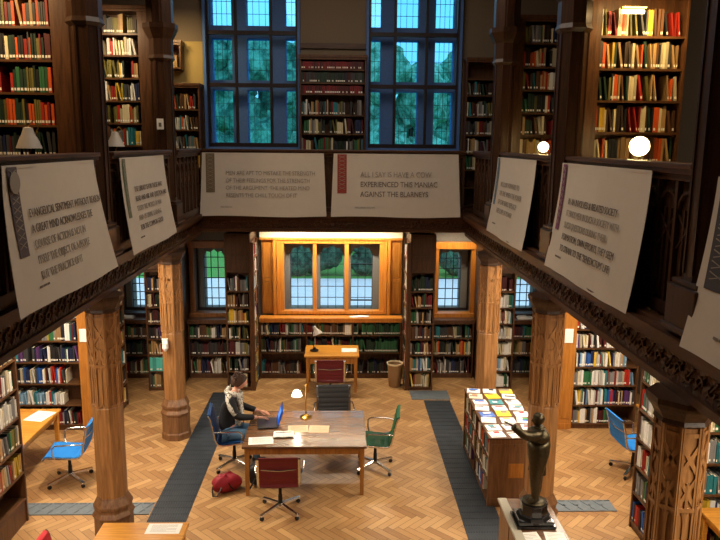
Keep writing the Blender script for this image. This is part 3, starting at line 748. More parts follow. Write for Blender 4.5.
# back wall: stacks ends facing camera and sides facing the bay
NZ = [.07, .4, .73, 1.05, 1.36, 1.68, 2.0]
NN = ['bottom shelf', 'sixth shelf', 'fifth shelf', 'fourth shelf', 'third shelf', 'second shelf', 'top shelf']
for (x, lb, cs, ff) in ((-2.07, 'narrow bookcase left of the lit bay', 'narrow bookcase left of bay', [F('dark')]*2+[F('dark')]+[F('warm')]*2+[F('dark')]*2),
                    (1.47, 'narrow bookcase right of the lit bay', 'narrow bookcase right of bay', [F('warm'), F('bright'), F('dark'), F('dark'), F('dark'), F('dark'), F('sets')]),
                    (-3.6, 'slim bookcase with turquoise books behind far left column', 'turquoise bookcase', [F('dark', full=.3), F('tealset', wr=(.05,.06), hr=(.95,.98), lean=0), F('warm'), F('bright'), F('dark'), F('dark'), F('dark')]),
                    (2.92, 'slim bookcase of white spines beside the far right column', 'white slim bookcase', [F('white')]*6+[F('crimsonset')])):
    ww = .485 if abs(x) < 2.5 else .61
    bookcase(lb, (x, 13.1, 0), 0, ww, 2.36, .3, NZ if abs(x) > 2.5 else NZ, ff, cs, names=NN, top=False)
    g = G(); g.box(0, ww, 0, 1.12, 2.362, 3.1); g.box(0, ww, .31, 1.12, 0, 2.362); g.box(.05, ww-.05, -.012, 0, 2.42, 2.68); g.box(.05, ww-.05, -.012, 0, 2.74, 3.06)
    o = g.build('overhead_panel', W_DARK); o.location = (x, 13.1, 0); tag(o, 'dark panelled box above the '+cs, 'panel')
for (loc, rz, cs, lb) in (((-1.522, 13.1, 0), PI/2, 'left bay side bookcase', 'bookcase in left side wall of the lit bay'), ((1.405, 13.78, 0), -PI/2, 'right bay side bookcase', 'bookcase in right side wall of the lit bay')):
    bookcase(lb, loc, rz, .68, 2.94, .06, NZ+[2.32, 2.62], [F('warm'), F('warm'), F('redgreen'), F('warm'), F('bright'), F('warm'), F('white'), F('white'), F('white')], cs, names=NN[:6]+['third shelf', 'second shelf', 'top shelf'] if 0 else ['bottom shelf', 'eighth shelf', 'seventh shelf', 'sixth shelf', 'fifth shelf', 'fourth shelf', 'third shelf', 'second shelf', 'top shelf'], top=False)
# under-window cases
bookcase('low three-bay bookcase under the lit window', (-1.515, 13.82, 0), 0, 2.91, 1.24, .3, [.1, .56, .93],
         [F(['dark', 'dark', 'sets'], full=[1, 1, .98], hr=(.6,.85), lean=.06), F(['dark', 'dark', 'journals'], dots=1), F(['dark', 'dark', 'journals'], full=[1, .97, 1], dots=1)], 'low window bookcase', top=False, dv=(.96, 1.91),
         names=['bottom shelf', 'middle shelf', 'top shelf'])
g = G(); g.box(-1.518, 1.4, 13.79, YB-.2, 1.25, 1.29); g.box(-1.51, 1.39, 13.795, 13.812, 1.2, 1.25); tag(g.build('window_sill_shelf', W_WIN, bevel=.005), 'bright oak ledge running below the lit three-light window', 'shelf')
for (x, ww, cs, lb, sd) in ((-2.97, .9, 'low bookcase left', 'low bookcase under the green-lit left window', 'left'), (1.99, .9, 'low bookcase right', 'low bookcase under the oak-framed right window', 'left'),
                        (-5.7, 1.98, 'far left low bookcase', 'low bookcase under the dark-framed far left window', 'right'), (3.58, 1.9, 'far right low bookcase', 'low bookcase under the dark-framed far right window', 'left')):
    pp = 'dark' if x < 0 else 'sets'
    bookcase(lb, (x, 13.84, 0), 0, ww, 1.2, .3, [.1, .5, .86], [F(pp if x > 3 or x < 0 else 'dark'), F('sets' if x < 0 else 'warm'), F('dark', lean=.1)], cs, names=['bottom shelf', 'middle shelf', 'top shelf'], side=sd)

# ------------------------------------------------------------------ floor grilles
def grille(label, x0, x1, y0, y1, ribs='y', mat=None):
    root = thing('floor_grille', label, 'floor grille', (0,0,0), 0, 'cast iron heating grilles set in the parquet')
    g = G(); g.box(x0, x1, y0, y1, .0005, .005); g.build('plate', mat or CASTIRON, root)
    g = G(); p = .032
    if ribs == 'y':
        n = int((x1-x0)/p)
        for i in range(n): x = x0+(i+.5)*(x1-x0)/n; g.box(x-.009, x+.009, y0+.01, y1-.01, .005, .012)
        y = y0
        while y < y1: g.box(x0, x1, y, y+.018, .005, .0125); y += .16
    else:
        x = x0
        while x < x1-.14:
            g.bar((x, y0+.02, .009), (x+.13, y1-.02, .009), .03, .008); g.bar((x+.13, y0+.02, .009), (x, y1-.02, .009), .03, .008); x += .17
        g.box(x0, x1, y0, y0+.02, .005, .013); g.box(x0, x1, y1-.02, y1, .005, .013)
    g.build('ribs', mat or CASTIRON, root)
grille('long dark ribbed floor grille behind the reader, left side of nave', -2.34, -1.84, 3.5, 13.0)
grille('long dark ribbed floor grille beside the magazine case, right side', 1.72, 2.22, 3.5, 12.55)
grille('pale grey grille panel beyond the right ribbed strip, near bin', 1.5, 2.24, 12.6, 13.08, 'y', IRONPALE)
grille('short patterned floor grille across the left aisle by the blue chair', -4.05, -2.36, 8.46, 8.76, 'x', IRONPALE)
grille('short patterned floor grille across the right aisle past the statue', 2.93, 3.83, 8.47, 8.76, 'x', IRONPALE)

# ------------------------------------------------------------------ tables
def table(name, label, x0, x1, y0, y1, h, top_m, leg_m, th=.035, leg=.065, apron=.1, inset=.03, drawers=0):
    root = thing(name, label, 'table', ((x0+x1)/2, (y0+y1)/2, 0)); W, D = (x1-x0)/2, (y1-y0)/2
    g = G(); g.box(-W, W, -D, D, h-th, h); g.build('tabletop', top_m, root, bevel=.006)
    g = G(); a = W-inset-leg*.5; b = D-inset-leg*.5
    for s in (-1, 1):
        g.box(-a, a, s*b-.012, s*b+.012, h-th-apron, h-th); g.box(s*a-.012, s*a+.012, -b, b, h-th-apron, h-th)
    g.build('apron', leg_m, root)
    for sx in (-1, 1):
        for sy in (-1, 1):
            g = G(); r = leg/2; q = r*.72
            g.add([(sx*a-q, sy*b-q, 0), (sx*a+q, sy*b-q, 0), (sx*a+q, sy*b+q, 0), (sx*a-q, sy*b+q, 0), (sx*a-r, sy*b-r, h-th), (sx*a+r, sy*b-r, h-th), (sx*a+r, sy*b+r, h-th), (sx*a-r, sy*b+r, h-th)],
                  [(0,3,2,1),(4,5,6,7),(0,1,5,4),(1,2,6,5),(2,3,7,6),(3,0,4,7)])
            g.build('leg', leg_m, root, bevel=.004)
    return root
table('reading_table', 'large brown reading table in the middle with laptop and lamp', -1.2, .5, 8.9, 10.2, .74, W_TABLE, W_LEG)
table('reading_desk', 'bright yellow oak desk in front of the lit window bay', -.56, .5, 12.94, 13.68, .76, W_DESK, W_PANEL, apron=.14)
table('reading_desk', 'yellow oak desk in the left aisle beside the blue chair', -5.3, -4.16, 8.95, 10.3, .74, W_DESK, W_DESK)
table('reading_desk', 'yellow oak desk glimpsed behind the right aisle blue chair', 4.86, 5.7, 9.1, 10.45, .74, W_DESK, W_DESK)
table('reading_desk', 'yellow oak desk at the lower right frame edge', 4.22, 5.4, 5.9, 7.24, .74, W_DESK, W_DESK)
table('reading_desk', 'glossy yellow desk cut off by the bottom left frame', -2.42, -1.5, 5.6, 7.0, .74, W_DESK, W_DESK)

# magazine case
def magazine_case():
    root = thing('display_case', 'long oak case covered with spread magazines and leaflets', 'display case', (2.48, 9.55, 0))
    W, D = .38, .95
    g = G(); g.box(-W, W, -D, D, .96, .985); g.build('top', W_CASE, root, bevel=.004)
    g = G(); g.box(-W+.01, W-.01, -D+.01, -D+.04, 0, .96); g.box(-.1, .1, -D, -D+.01, .42, .62, 1); g.box(-W+.05, W-.05, -D+.002, -D+.01, .06, .12); g.box(-W+.05, W-.05, -D+.002, -D+.01, .86, .9)
    g.build('end_panel', [W_COLB, W_PANEL], root)
    g = G(); g.box(-W+.01, W-.01, D-.04, D-.01, 0, .96); g.build('end_panel', W_COLB, root)
    g = G(); g.box(-.02, .02, -D+.04, D-.04, 0, .96); g.build('back_panel', W_CASE, root)
    for z in (.06, .36, .66):
        g = G(); g.box(-W+.01, W-.01, -D+.04, D-.04, z-.02, z); g.build('shelf', W_CASE, root)
    g = G(); g.box(-W+.01, W-.01, -.015, .015, .06, .96); g.build('divider', W_CASE, root)
magazine_case()
Mc = Matrix.Translation((2.48-.36, 9.55, 0)) @ Matrix.Rotation(-PI/2, 4, 'Z')
Mc = Matrix.Translation((2.48-.37, 9.55+.9, 0)) @ Matrix.Rotation(-PI/2, 4, 'Z')
for i, z in enumerate((.06, .36, .66)):
    for h_, (a, b) in enumerate(((.02, .86), (.93, 1.78))):
        fill_shelf(Mc, a, b, z+.001, .26 if i < 2 else .25, .24, 'warm' if i else 'bright', 'magazine case', ('bottom', 'middle', 'top')[i]+' shelf, '+('far half', 'near half')[h_], 'left', [.6, .9, .95][i], lean=.25)
# catalogue desk under the statue
root = thing('low_cabinet', 'oak cabinet with pale left edge carrying the bronze statue', 'cabinet', (2.13, 6.2, 0))
g = G(); g.box(-.26, .27, -1.0, .83, .955, .98, 0); g.box(-.265, -.17, -1.0, .84, .955, .984, 1); g.build('top', [W_TABLE, plain('pale_edge', srgb(176, 168, 150), .5)], root, bevel=.003)  # strip along the left edge is paler than the rest of the top
g = G(); g.box(-.24, .25, -.98, .81, 0.06, .955); g.box(-.22, .23, -.96, .79, 0, .06); g.build('carcass', W_CASE, root)
for k in range(4):
    g = G(); y = -.94+k*.435; g.box(-.252, -.24, y, y+.41, .1, .92); o = g.build('door', W_COLB, root, bevel=.004)
    g = G(); g.lathe([(.012,0),(.016,.02),(.008,.03)], 10, c=(-.252, y+.36, .5), R=Matrix.Rotation(-PI/2, 3, 'Y')); g.build('knob', BRASS, o)

# ------------------------------------------------------------------ magazines and papers
PC = {n: plain('print_'+n.replace(' ', '_'), c, .6) for n, c in dict(white=srgb(236,232,228), blue=srgb(70,110,190), yellow=srgb(238,206,60), teal=srgb(70,140,150), red=srgb(200,60,60), grey=srgb(120,118,120), pink=srgb(220,150,170), cream=srgb(226,216,190), green=srgb(80,150,90), dark=srgb(44,44,56), violet=srgb(150,120,190), orange=srgb(224,130,60)).items()}
def leaflet(label, x, y, z, w, h, rz, base, inks, name='magazine', cat='magazine', group=None, seed=0, th=.004):
    rnd = random.Random(seed); ms = [PC[base]]+[PC[i] for i in inks]
    g = G(); g.box(-w/2, w/2, -h/2, h/2, 0, th)
    for i in range(len(inks)):
        pw, ph_ = w*rnd.uniform(.3,.8), h*rnd.uniform(.1,.4); px = rnd.uniform(-w/2+pw/2, w/2-pw/2)*.9; py = h*(.3-.28*i)
        py = max(-h/2+ph_/2+.004, min(h/2-ph_/2-.004, py)); g.box(px-pw/2, px+pw/2, py-ph_/2, py+ph_/2, th, th+.0006, i+1)
    for k in range(4):
        yy = -h*.42+k*h*.05; g.box(-w*.4, w*rnd.uniform(0,.4), yy, yy+h*.012, th, th+.0006, 1 if inks else 0)
    o = g.build(name, ms); o.location = (x, y, z); o.rotation_euler = (0,0,rz); tag(o, label, cat, group); return o
cols_ = [('white', ['blue','grey']), ('white', ['violet','grey']), ('white', ['teal','grey']), ('cream', ['grey']), ('yellow', ['dark','orange']), ('white', ['dark']), ('pink', ['grey','white']), ('teal', ['dark','white']), ('white', ['violet']), ('white', ['grey','pink']),
         ('blue', ['white','dark']), ('cream', ['orange']), ('white', ['pink','blue']), ('white', ['yellow']), ('yellow', ['grey']), ('white', ['teal']), ('white', ['grey','red']), ('white', ['dark','grey']), ('cream', ['blue','red']), ('white', ['red','green']), ('white', ['green','blue']), ('white', ['red']), ('blue', ['red','white']), ('white', ['green']), ('pink', ['red']), ('white', ['blue'])]
rows = ['farthest row', 'second row from far end', 'third row from far end', 'fourth row from far end', 'fourth row from near end', 'third row from near end', 'second row from near end', 'nearest row']
k = 0
for r in range(8):
    n = 3
    for c in range(n):
        base, inks = (lambda q: (q[0] if (k % 5) == 2 else 'white', q[1]))(cols_[(k*7+r) % len(cols_)]) if k not in (3, 4, 7, 13) else [('cream', ['orange','grey']), ('yellow', ['dark']), ('teal', ['dark','white']), ('yellow', ['grey'])][(3, 4, 7, 13).index(k)]
        rnd = random.Random(k+40)
        x = 2.48-.25+c*.25+rnd.uniform(-.012,.012); y = 10.38-r*.237+rnd.uniform(-.015,.015)
        leaflet('%s magazine with %s print, %s, %s, %s on case' % (base, inks[0], rows[r], ('left', 'middle', 'right')[c], 'lying' ), x, y, .986, .2, .19, rnd.uniform(-.2,.2), base, inks, group='magazines spread on the display case', seed=k)
        k += 1
def sheet_paper(label, x, y, z, w, h, rz, m=None, lines=True, name='paper_sheet', cat='paper', th=.002, group=None):
    g = G(); g.box(-w/2, w/2, -h/2, h/2, 0, th)
    if lines:
        for q in range(9): g.box(-w*.38, w*(.38 if q % 4 != 3 else .1), h*.36-q*h*.085, h*.37-q*h*.085+.001, th, th+.0004, 1)
    o = g.build(name, [m or PAPER, LABELS]); o.location = (x, y, z); o.rotation_euler = (0,0,rz); tag(o, label, cat, group); return o
BEIGE = plain('beige_paper', srgb(232, 196, 160), .8)
sheet_paper('white sheet on the large table, in front of the reader', -.96, 9.1, .7405, .34, .24, .1)
def open_book():
    root = thing('open_notebook', 'open notebook on the table between white and beige sheets', 'notebook', (-.66, 9.28, .7405), .05)
    for s in (-1, 1):
        g = G(); g.sheet(lambda u, v: (s*(.002+u*.14), -.1+v*.2, .012+.008*math.sin(u*PI)), 6, 1, .01); g.build('page_block', PAPER, root)
    g = G(); g.box(-.15, .15, -.105, .105, 0, .003); g.box(-.004, .004, -.1, .1, .003, .014); g.build('cover', BLACK, root)
    g = G(); g.bar((-.12, .03, .026), (.1, .05, .027), .007, .006); g.build('page_edge_ribbon', BLACK, root)
open_book()
sheet_paper('beige sheet lying under the lamp, left of its pair', -.47, 9.5, .7405, .29, .25, .06, BEIGE)
sheet_paper('beige sheet lying under the lamp, right of its pair', -.17, 9.49, .7405, .29, .25, -.03, BEIGE)
sheet_paper('white paper pad at the right corner of the window desk', .31, 13.3, .7605, .3, .24, 0, None, False, th=.01)
sheet_paper('white notice sheet on the bottom left yellow desk', -1.74, 6.87, .7405, .36, .2, 0)
sheet_paper('white sheet on the left aisle desk, nearer the chair', -4.36, 10.0, .7405, .3, .38, -.2)
sheet_paper('white sheet on the left aisle desk, farther from the chair', -4.78, 9.85, .7405, .24, .3, -.15)
sheet_paper('white sheet on the statue cabinet, left of two', 2.02, 6.2, .9805, .2, .3, .1)
sheet_paper('white sheet on the statue cabinet, right of two', 2.26, 6.2, .9805, .2, .3, -.1)
g = G()
for k, (a, b, c) in enumerate(((0, .02, .3), (.05, -.02, .2), (.16, .03, -.3), (.2, 0, .1))):
    R = Matrix.Rotation(c, 4, 'Z'); g.T = Matrix.Translation((a, b, .001+.003*k)) @ R; g.box(-.1, .1, -.05, .05, 0, .003)
g.T = Matrix.Identity(4); o = g.build('paper_bundle', PAPER); o.location = (.42, 13.92, 1.291); tag(o, 'loose white papers on the oak ledge under window', 'paper')
g = G(); g.box(0, .32, 0, .2, 0, .02); g.box(.03, .3, .02, .18, .02, .04); o = g.build('paper_bundle', PAPER); o.location = (-4.4, 13.88, 1.251); tag(o, 'white papers on the far left low bookcase', 'paper')
g = G(); g.box(0, .32, 0, .2, 0, .03); g.box(.03, .2, .02, .18, .03, .05); o = g.build('paper_bundle', PAPER); o.location = (3.8, 13.88, 1.251); tag(o, 'white papers on the far right low bookcase', 'paper')
g = G(); g.box(-.085, .085, 0, .012, -.11, .11); o = g.build('wall_plate', PAPER); o.location = (-4.06, 11.171, 1.66); tag(o, 'white notice on the left aisle bookcase post', 'notice')
g = G(); g.box(-.07, .07, 0, .012, -.12, .12); o = g.build('wall_plate', PAPER); o.location = (3.96, 11.171, 1.66); tag(o, 'white notice on the right aisle bookcase post', 'notice')
g = G(); g.box(-.04, .04, -.05, .0, -.07, .07); g.lathe([(.02,-.1),(.05,-.05),(.04,.02)], 12, c=(0,-.04,-.03)); o = g.build('wall_fitting', PAPER); o.location = (-2.64, 10.768, 1.66); tag(o, 'small white fitting on the far left column', 'fitting')

# ------------------------------------------------------------------ office chairs
def chair_cloth(n, c): return plain('chair_'+n, c, .6, bump=.2, bscale=160)
def office_chair(cloth):
    """ribbed sling chair on a four-star base; sitter faces +y"""
    root = thing('office_chair', '', 'chair')
    prof = []      # side profile (y,z) from seat front to back top
    prof = [(.25,.435),(.235,.462),(.19,.468),(.05,.452),(-.12,.438),(-.19,.452),(-.225,.50),(-.245,.60),(-.27,.74),(-.30,.87),(-.325,.885)]
    def path(t):
        x = t*(len(prof)-1); i = min(int(x), len(prof)-2); f = x-i; a, b = prof[i], prof[i+1]; return (a[0]+(b[0]-a[0])*f, a[1]+(b[1]-a[1])*f)
    def cushion(t0, t1, nm):
        g = G()
        def fn(u, v):
            t = t0+(t1-t0)*v; y, z = path(t); rib = .006*abs(math.sin(v*PI*7)); sag = .012*(1-(2*u-1)**2)
            d = Vector((0, path(min(t+.02,1))[0]-path(max(t-.02,0))[0], path(min(t+.02,1))[1]-path(max(t-.02,0))[1])).normalized(); nn = Vector((0, -d.z, d.y))
            p = Vector((-.225+.45*u, y, z))-nn*(rib-sag*0) + Vector((0,0,-sag if nm == 'seat' else 0)); return p
        g.sheet(fn, 8, 42, .026); g.build(nm, cloth, root, smooth=True)
    cushion(0.0, .56, 'seat'); cushion(.60, 1.0, 'backrest')
    for s in (-1, 1):
        g = G(); pts = [(s*.238, *path(i/24)) for i in range(25)]
        for i in range(24): g.bar(pts[i], pts[i+1], .018, .03, up=(1,0,0))
        g.build('side_rail', CHROME, root)
        g = G(); pts = [(s*.245,.1,.455),(s*.275,.12,.52),(s*.285,.12,.62),(s*.285,.08,.655),(s*.285,-.1,.66),(s*.275,-.2,.655),(s*.245,-.255,.64)]
        g.tube(pts, .011, 8); g.build('armrest', CHROME, root, smooth=True)
    g = G()
    g.tube([(-.24,.06,.445),(0,.06,.39),(.24,.06,.445)], .012, 8); g.tube([(-.24,-.1,.44),(0,-.06,.385),(.24,-.1,.44)], .012, 8); g.tube([(-.238,-.262,.72),(0,-.285,.71),(.238,-.262,.72)], .011, 8)
    g.lathe([(.05,.37),(.05,.4),(.03,.41)], 14); g.build('spreader', CHROME, root, smooth=True)
    g = G(); g.lathe([(.026,.1),(.026,.24),(.02,.24),(.02,.38)], 14); g.build('stem', BLACK, root, smooth=True)
    for k in range(4):
        a = PI/4+k*PI/2; R = Matrix.Rotation(a, 4, 'Z')
        g = G(); g.T = R; g.bar((0.0,0,.12), (.31,0,.072), .036, .024); g.lathe([(.03,.09),(.034,.13)], 12)
        lg = g.build('leg', CHROME, root)
        g = G(); g.T = R; g.lathe([(.025,-.014),(.028,0),(.025,.014)], 12, c=(.29,0,.028), R=Matrix.Rotation(PI/2, 3, 'X')); g.bar((.29,0,.03),(.29,0,.075),.014); g.build('caster', BLACK, lg)
    root.scale = (1.1, 1.1, 1.03)
    return root
CH = dict(red=chair_cloth('crimson', srgb(108, 24, 30)), blue=chair_cloth('blue', srgb(14, 116, 196)), black=chair_cloth('charcoal', srgb(34, 32, 34)), green=chair_cloth('green', srgb(20, 92, 54)), maroon=chair_cloth('maroon', srgb(96, 22, 30)), navy=chair_cloth('deep_blue', srgb(12, 60, 112)), bright=chair_cloth('scarlet', srgb(190, 40, 48)))
def put_chair(c, x, y, rz, label):
    o = office_chair(CH[c]); o.location = (x, y, 0); o.rotation_euler = (0,0,rz); o['label'] = label; o['group'] = 'ribbed office chairs on star bases'
put_chair('red', -.65, 8.52, .03, 'dark red ribbed office chair at the front of large table')
put_chair('navy', -1.45, 9.85, -PI/2+.1, 'blue office chair in which the reader sits')
put_chair('black', .04, 10.5, PI+.05, 'charcoal office chair behind the large table')
put_chair('green', .66, 9.75, PI/2-.1, 'green office chair at the right end of large table')
put_chair('maroon', -.05, 12.5, 0, 'maroon office chair pushed up to the window desk')
put_chair('blue', -3.72, 9.4, PI/2+.1, 'bright blue office chair in the left aisle')
put_chair('blue', 4.5, 9.6, -PI/2+.08, 'bright blue office chair in the right aisle')
put_chair('bright', -2.5, 6.3, -PI/2, 'red chair back just poking in at bottom left')

# ------------------------------------------------------------------ laptop, lamps, bin, bags
root = thing('laptop', 'open black laptop with a blue screen in front of the reader', 'laptop', (-.93, 9.68, .7405), -PI/2+.12); root.scale = (1.15, 1.15, 1.15)
g = G(); g.box(-.17, .17, -.13, .12, 0, .018); g.build('base', BLACK, root, bevel=.004)
g = G()
for i in range(12):
    for j in range(5): g.box(-.15+i*.0252, -.15+i*.0252+.021, -.03+j*.026, -.03+j*.026+.021, .018, .0205)
g.box(-.045, .045, -.11, -.045, .018, .0185); g.build('keyboard', plain('key_grey', srgb(52,44,66), .5), root)
a = math.radians(20); R = Matrix.Translation((0, .12, .018)) @ Matrix.Rotation(-a, 4, 'X')
g = G(); g.T = R; g.box(-.17, .17, 0, .008, 0, .225); lid = g.build('lid', BLACK, root, bevel=.003)
def screen_mat():
    return emis('screen_blue', srgb(40, 100, 220), .9)
g = G(); g.T = R; g.box(-.158, .158, -.001, 0, .014, .212, 0); g.box(-.12, .05, -.0016, -.001, .06, .17, 1); g.box(.07, .14, -.0016, -.001, .1, .19, 2); g.build('screen', [screen_mat(), emis('screen_white', srgb(120, 170, 240), 1.0), emis('screen_navy', srgb(20, 40, 120), .8)], lid)
SHADE = emis('lit_white_shade', (1, .9, .72, 1), 5.0)
OPAL = plain('opal_shade', srgb(190, 180, 170), .4)
def table_lamp():
    root = thing('table_lamp', 'lit brass table lamp with small white shade on large table', 'lamp', (-.38, 9.93, .7405)); root.scale = (1.15, 1.15, 1.12)
    g = G(); g.lathe([(.075,0),(.075,.012),(.05,.03),(.018,.04),(.012,.05)], 24); g.build('base', BRASS, root, smooth=True)
    g = G(); g.lathe([(.009,.04),(.009,.44),(.014,.45),(.004,.47)], 12); g.build('stem', BRASS, root, smooth=True)
    g = G(); g.tube([(0,0,.37),(-.05,-.005,.4),(-.1,-.01,.38)], .006, 8); g.build('arm', BRASS, root, smooth=True)
    g = G(); g.lathe([(.025,.39),(.045,.375),(.07,.31),(.066,.31),(.04,.37),(.02,.385)], 24, c=(-.115,-.012,0)); g.build('lamp_shade', SHADE, root, smooth=True)
table_lamp()
def desk_lamp():
    root = thing('desk_lamp', 'black jointed desk lamp with white cone shade by the window', 'lamp', (-.38, 13.28, .7605))
    g = G(); g.lathe([(.085,0),(.085,.02),(.02,.03)], 24); g.lathe([(.03,.03),(.03,.07)], 12); g.build('base', BLACK, root, smooth=True)
    g = G(); g.tube([(0,0,.05),(-.06,.0,.28)], .008, 8); g.tube([(-.06,0,.28),(.0,-.02,.47)], .007, 8); g.build('arm', BLACK, root)
    g = G(); R = Matrix.Rotation(math.radians(-25), 3, 'Y'); g.lathe([(.025,.0),(.035,-.05),(.095,-.16),(.09,-.16),(.03,-.05),(.01,-.01)], 24, c=(.0,-.02,.5), R=R); g.build('lamp_shade', OPAL, root, smooth=True)
desk_lamp()
def gallery_lamp(lit, label, loc, r=.1):
    root = thing('gallery_lamp', label, 'lamp', loc, 0, 'lamps on the gallery desks')
    g = G(); g.lathe([(.07,0),(.07,.015),(.02,.03),(.008,.04),(.008,.42)], 16); g.build('base', BRASS, root, smooth=True)
    if lit:
        g = G(); g.lathe([(r*math.sin(PI*q/12)+.0005, .42+r-r*math.cos(PI*q/12)) for q in range(13)], 24); g.build('globe', emis('lit_globe', (1, .74, .36, 1), 13), root, smooth=True)
    else:
        g = G(); g.lathe([(.02,.66),(.045,.65),(.06,.6),(.095,.53),(.125,.45),(.12,.45),(.09,.53),(.05,.6),(.015,.64)], 24); g.build('lamp_shade', OPAL, root, smooth=True)
        g = G(); g.tube([(0,0,.4),(.06,0,.55),(.1,.02,.68),(.05,.02,.73),(0,0,.66)], .006, 8); g.build('arm', BRASS, root, smooth=True)
def gallery_desk(label, x0, x1, y0, y1):
    root = thing('gallery_desk', label, 'desk', ((x0+x1)/2, (y0+y1)/2, ZG), 0, 'desks standing along the gallery balustrade')
    W, D = (x1-x0)/2, (y1-y0)/2
    g = G(); g.box(-W, W, -D, D, .74, .77); g.build('desktop', W_CASE, root)
    for sx in (-1,1):
        for sy in (-1,1):
            g = G(); g.box(sx*(W-.06)-.03, sx*(W-.06)+.03, sy*(D-.06)-.03, sy*(D-.06)+.03, 0, .74); g.build('leg', W_CASE, root)
for s, nm in ((-1, 'left'), (1, 'right')):
    for (y0, y1), q in zip(((6.3, 7.5), (9.5, 10.6)), ('near', 'far')): gallery_desk('dark desk behind the %s %s banner' % (q, nm), *sorted((s*2.8, s*3.5)), y0, y1)
gallery_desk('dark desk in the far left gallery corner', -3.5, -2.75, 12.9, 13.7)
gallery_lamp(True, 'large glowing lamp globe in front of the upper right bookcase', (3.2, 7.2, 4.275), .1)
gallery_lamp(True, 'smaller glowing lamp globe between two right gallery posts', (3.07, 10.2, 4.275), .075)
gallery_lamp(False, 'unlit white bell-shaded lamp at upper left corner', (-3.0, 7.2, 4.272))
gallery_lamp(False, 'unlit white bell-shaded lamp between left gallery posts', (-3.1, 10.25, 4.275))
gallery_lamp(False, 'unlit white bell-shaded lamp nearest the left blue window', (-3.05, 13.4, 4.275))
root = thing('picture_light', 'white glowing strip light above the upper right bookcase', 'lamp', (3.27, 7.96, 6.22))
g = G(); g.tube([(-.12,-.16,0),(.12,-.16,0)], .02, 12); g.build('lamp_tube', emis('warm_tube', (1, .8, .45, 1), 14), root)
g = G(); g.box(-.13, .13, -.2, -.14, .03, .045); g.tube([(0,-.14,.04),(0,.02,.06)], .01, 8); g.build('bracket', BRASS, root)
root = thing('waste_bin', 'beige wicker waste bin by the right side of bay', 'bin', (1.23, 13.38, 0))
g = G(); g.lathe([(.115,0),(.12,.01),(.15,.46),(.142,.46),(.11,.02),(.0,.02)], 28, cap=False); g.build('body', plain('bin_wicker', srgb(150, 116, 78), .8, bump=.6, bscale=80, var=.2), root, smooth=True)
g = G(); g.lathe([(.15,.45),(.162,.46),(.162,.485),(.145,.485),(.14,.46)], 28, cap=False); g.build('rim', plain('bin_rim', srgb(220, 200, 160), .6), root, smooth=True)

def bag(name, label, loc, rz, sx, sy, sz, mat, seed, strapm, cat):
    root = thing(name, label, cat, loc, rz); rnd = random.Random(seed); ph = [rnd.uniform(0,6) for _ in range(6)]
    g = G(); n, mrows = 28, 14; prof = []
    vs = []; fs = []
    for j in range(mrows+1):
        v = j/mrows; th = PI*v
        for i in range(n):
            u = 2*PI*i/n; r = math.sin(th)**.55
            bump = 1+.08*math.sin(3*u+ph[0]+2*v)+.06*math.sin(7*u+ph[1]-5*v)+.05*math.sin(11*v+ph[2])
            vs.append((sx*r*math.copysign(abs(math.cos(u))**.7, math.cos(u))*bump, sy*r*math.copysign(abs(math.sin(u))**.7, math.sin(u))*bump, sz*(1-math.cos(th))/2*(1+.06*math.sin(4*u+ph[3]))+.002))
    for j in range(mrows):
        for i in range(n): fs.append((j*n+i, j*n+(i+1) % n, (j+1)*n+(i+1) % n, (j+1)*n+i))
    g.add(vs, fs); g.build('bag_body', mat, root, smooth=True)
    g = G(); g.tube([(-sx*.5,-sy*1.0,sz*.5),(-sx*.9,-sy*1.5,.04),(-sx*1.1,-sy*.9,.015),(-sx*1.0,0,.06),(-sx*.6,sy*.5,sz*.8)], .011, 6); g.tube([(0,-sy*.9,sz*.7),(sx*.1,-sy*1.05,sz*.5),(sx*.3,-sy*1.0,sz*.3)], .01, 6); g.build('strap', strapm, root, smooth=True)
    return root
bag('backpack', 'red backpack slumped on the floor beside the reader', (-1.45, 9.1, 0), .4, .2, .13, .24, plain('red_nylon', srgb(138, 20, 34), .55, bump=.4, bscale=22, var=.2), 3, BLACK, 'bag')
bag('handbag', 'dark bag on the floor under the large table', (-.95, 9.3, 0), .1, .22, .15, .34, plain('dark_leather', srgb(26, 22, 28), .5, bump=.3, bscale=25), 9, BLACK, 'bag')

# ------------------------------------------------------------------ figures
def skin(name, J, E, mat, parent=None, sub=2, root=0, T=None):
    """J: list of (pos, r) ; E edges. Returns a mesh object grown with the skin modifier and baked"""
    me = bpy.data.meshes.new(name); me.from_pydata([tuple((T @ Vector(p)) if T else p) for p, r in J], E, [])
    ob = bpy.data.objects.new(name, me); COL.objects.link(ob)
    md = ob.modifiers.new('skin', 'SKIN'); md.use_smooth_shade = True
    sk = me.skin_vertices[0].data
    for i, (p, r) in enumerate(J):
        sk[i].radius = (r, r) if isinstance(r, (int, float)) else r
        sk[i].use_root = (i == root)
    if sub: s = ob.modifiers.new('sub', 'SUBSURF'); s.levels = sub; s.render_levels = sub
    dg = bpy.context.evaluated_depsgraph_get(); m2 = bpy.data.meshes.new_from_object(ob.evaluated_get(dg))
    bpy.data.objects.remove(ob); bpy.data.meshes.remove(me)
    o = bpy.data.objects.new(name, m2); COL.objects.link(o); m2.materials.clear(); m2.materials.append(mat)
    m2.polygons.foreach_set('use_smooth', [True]*len(m2.polygons))
    if parent is not None: o.parent = parent
    return o
def join(o, others):
    """merge baked meshes into one body"""
    bm = bmesh.new(); bm.from_mesh(o.data)
    for q in others:
        bm.from_mesh(q.data)
    bm.to_mesh(o.data); bm.free()
    for q in others: bpy.data.objects.remove(q)
    o.data.polygons.foreach_set('use_smooth', [True]*len(o.data.polygons)); return o
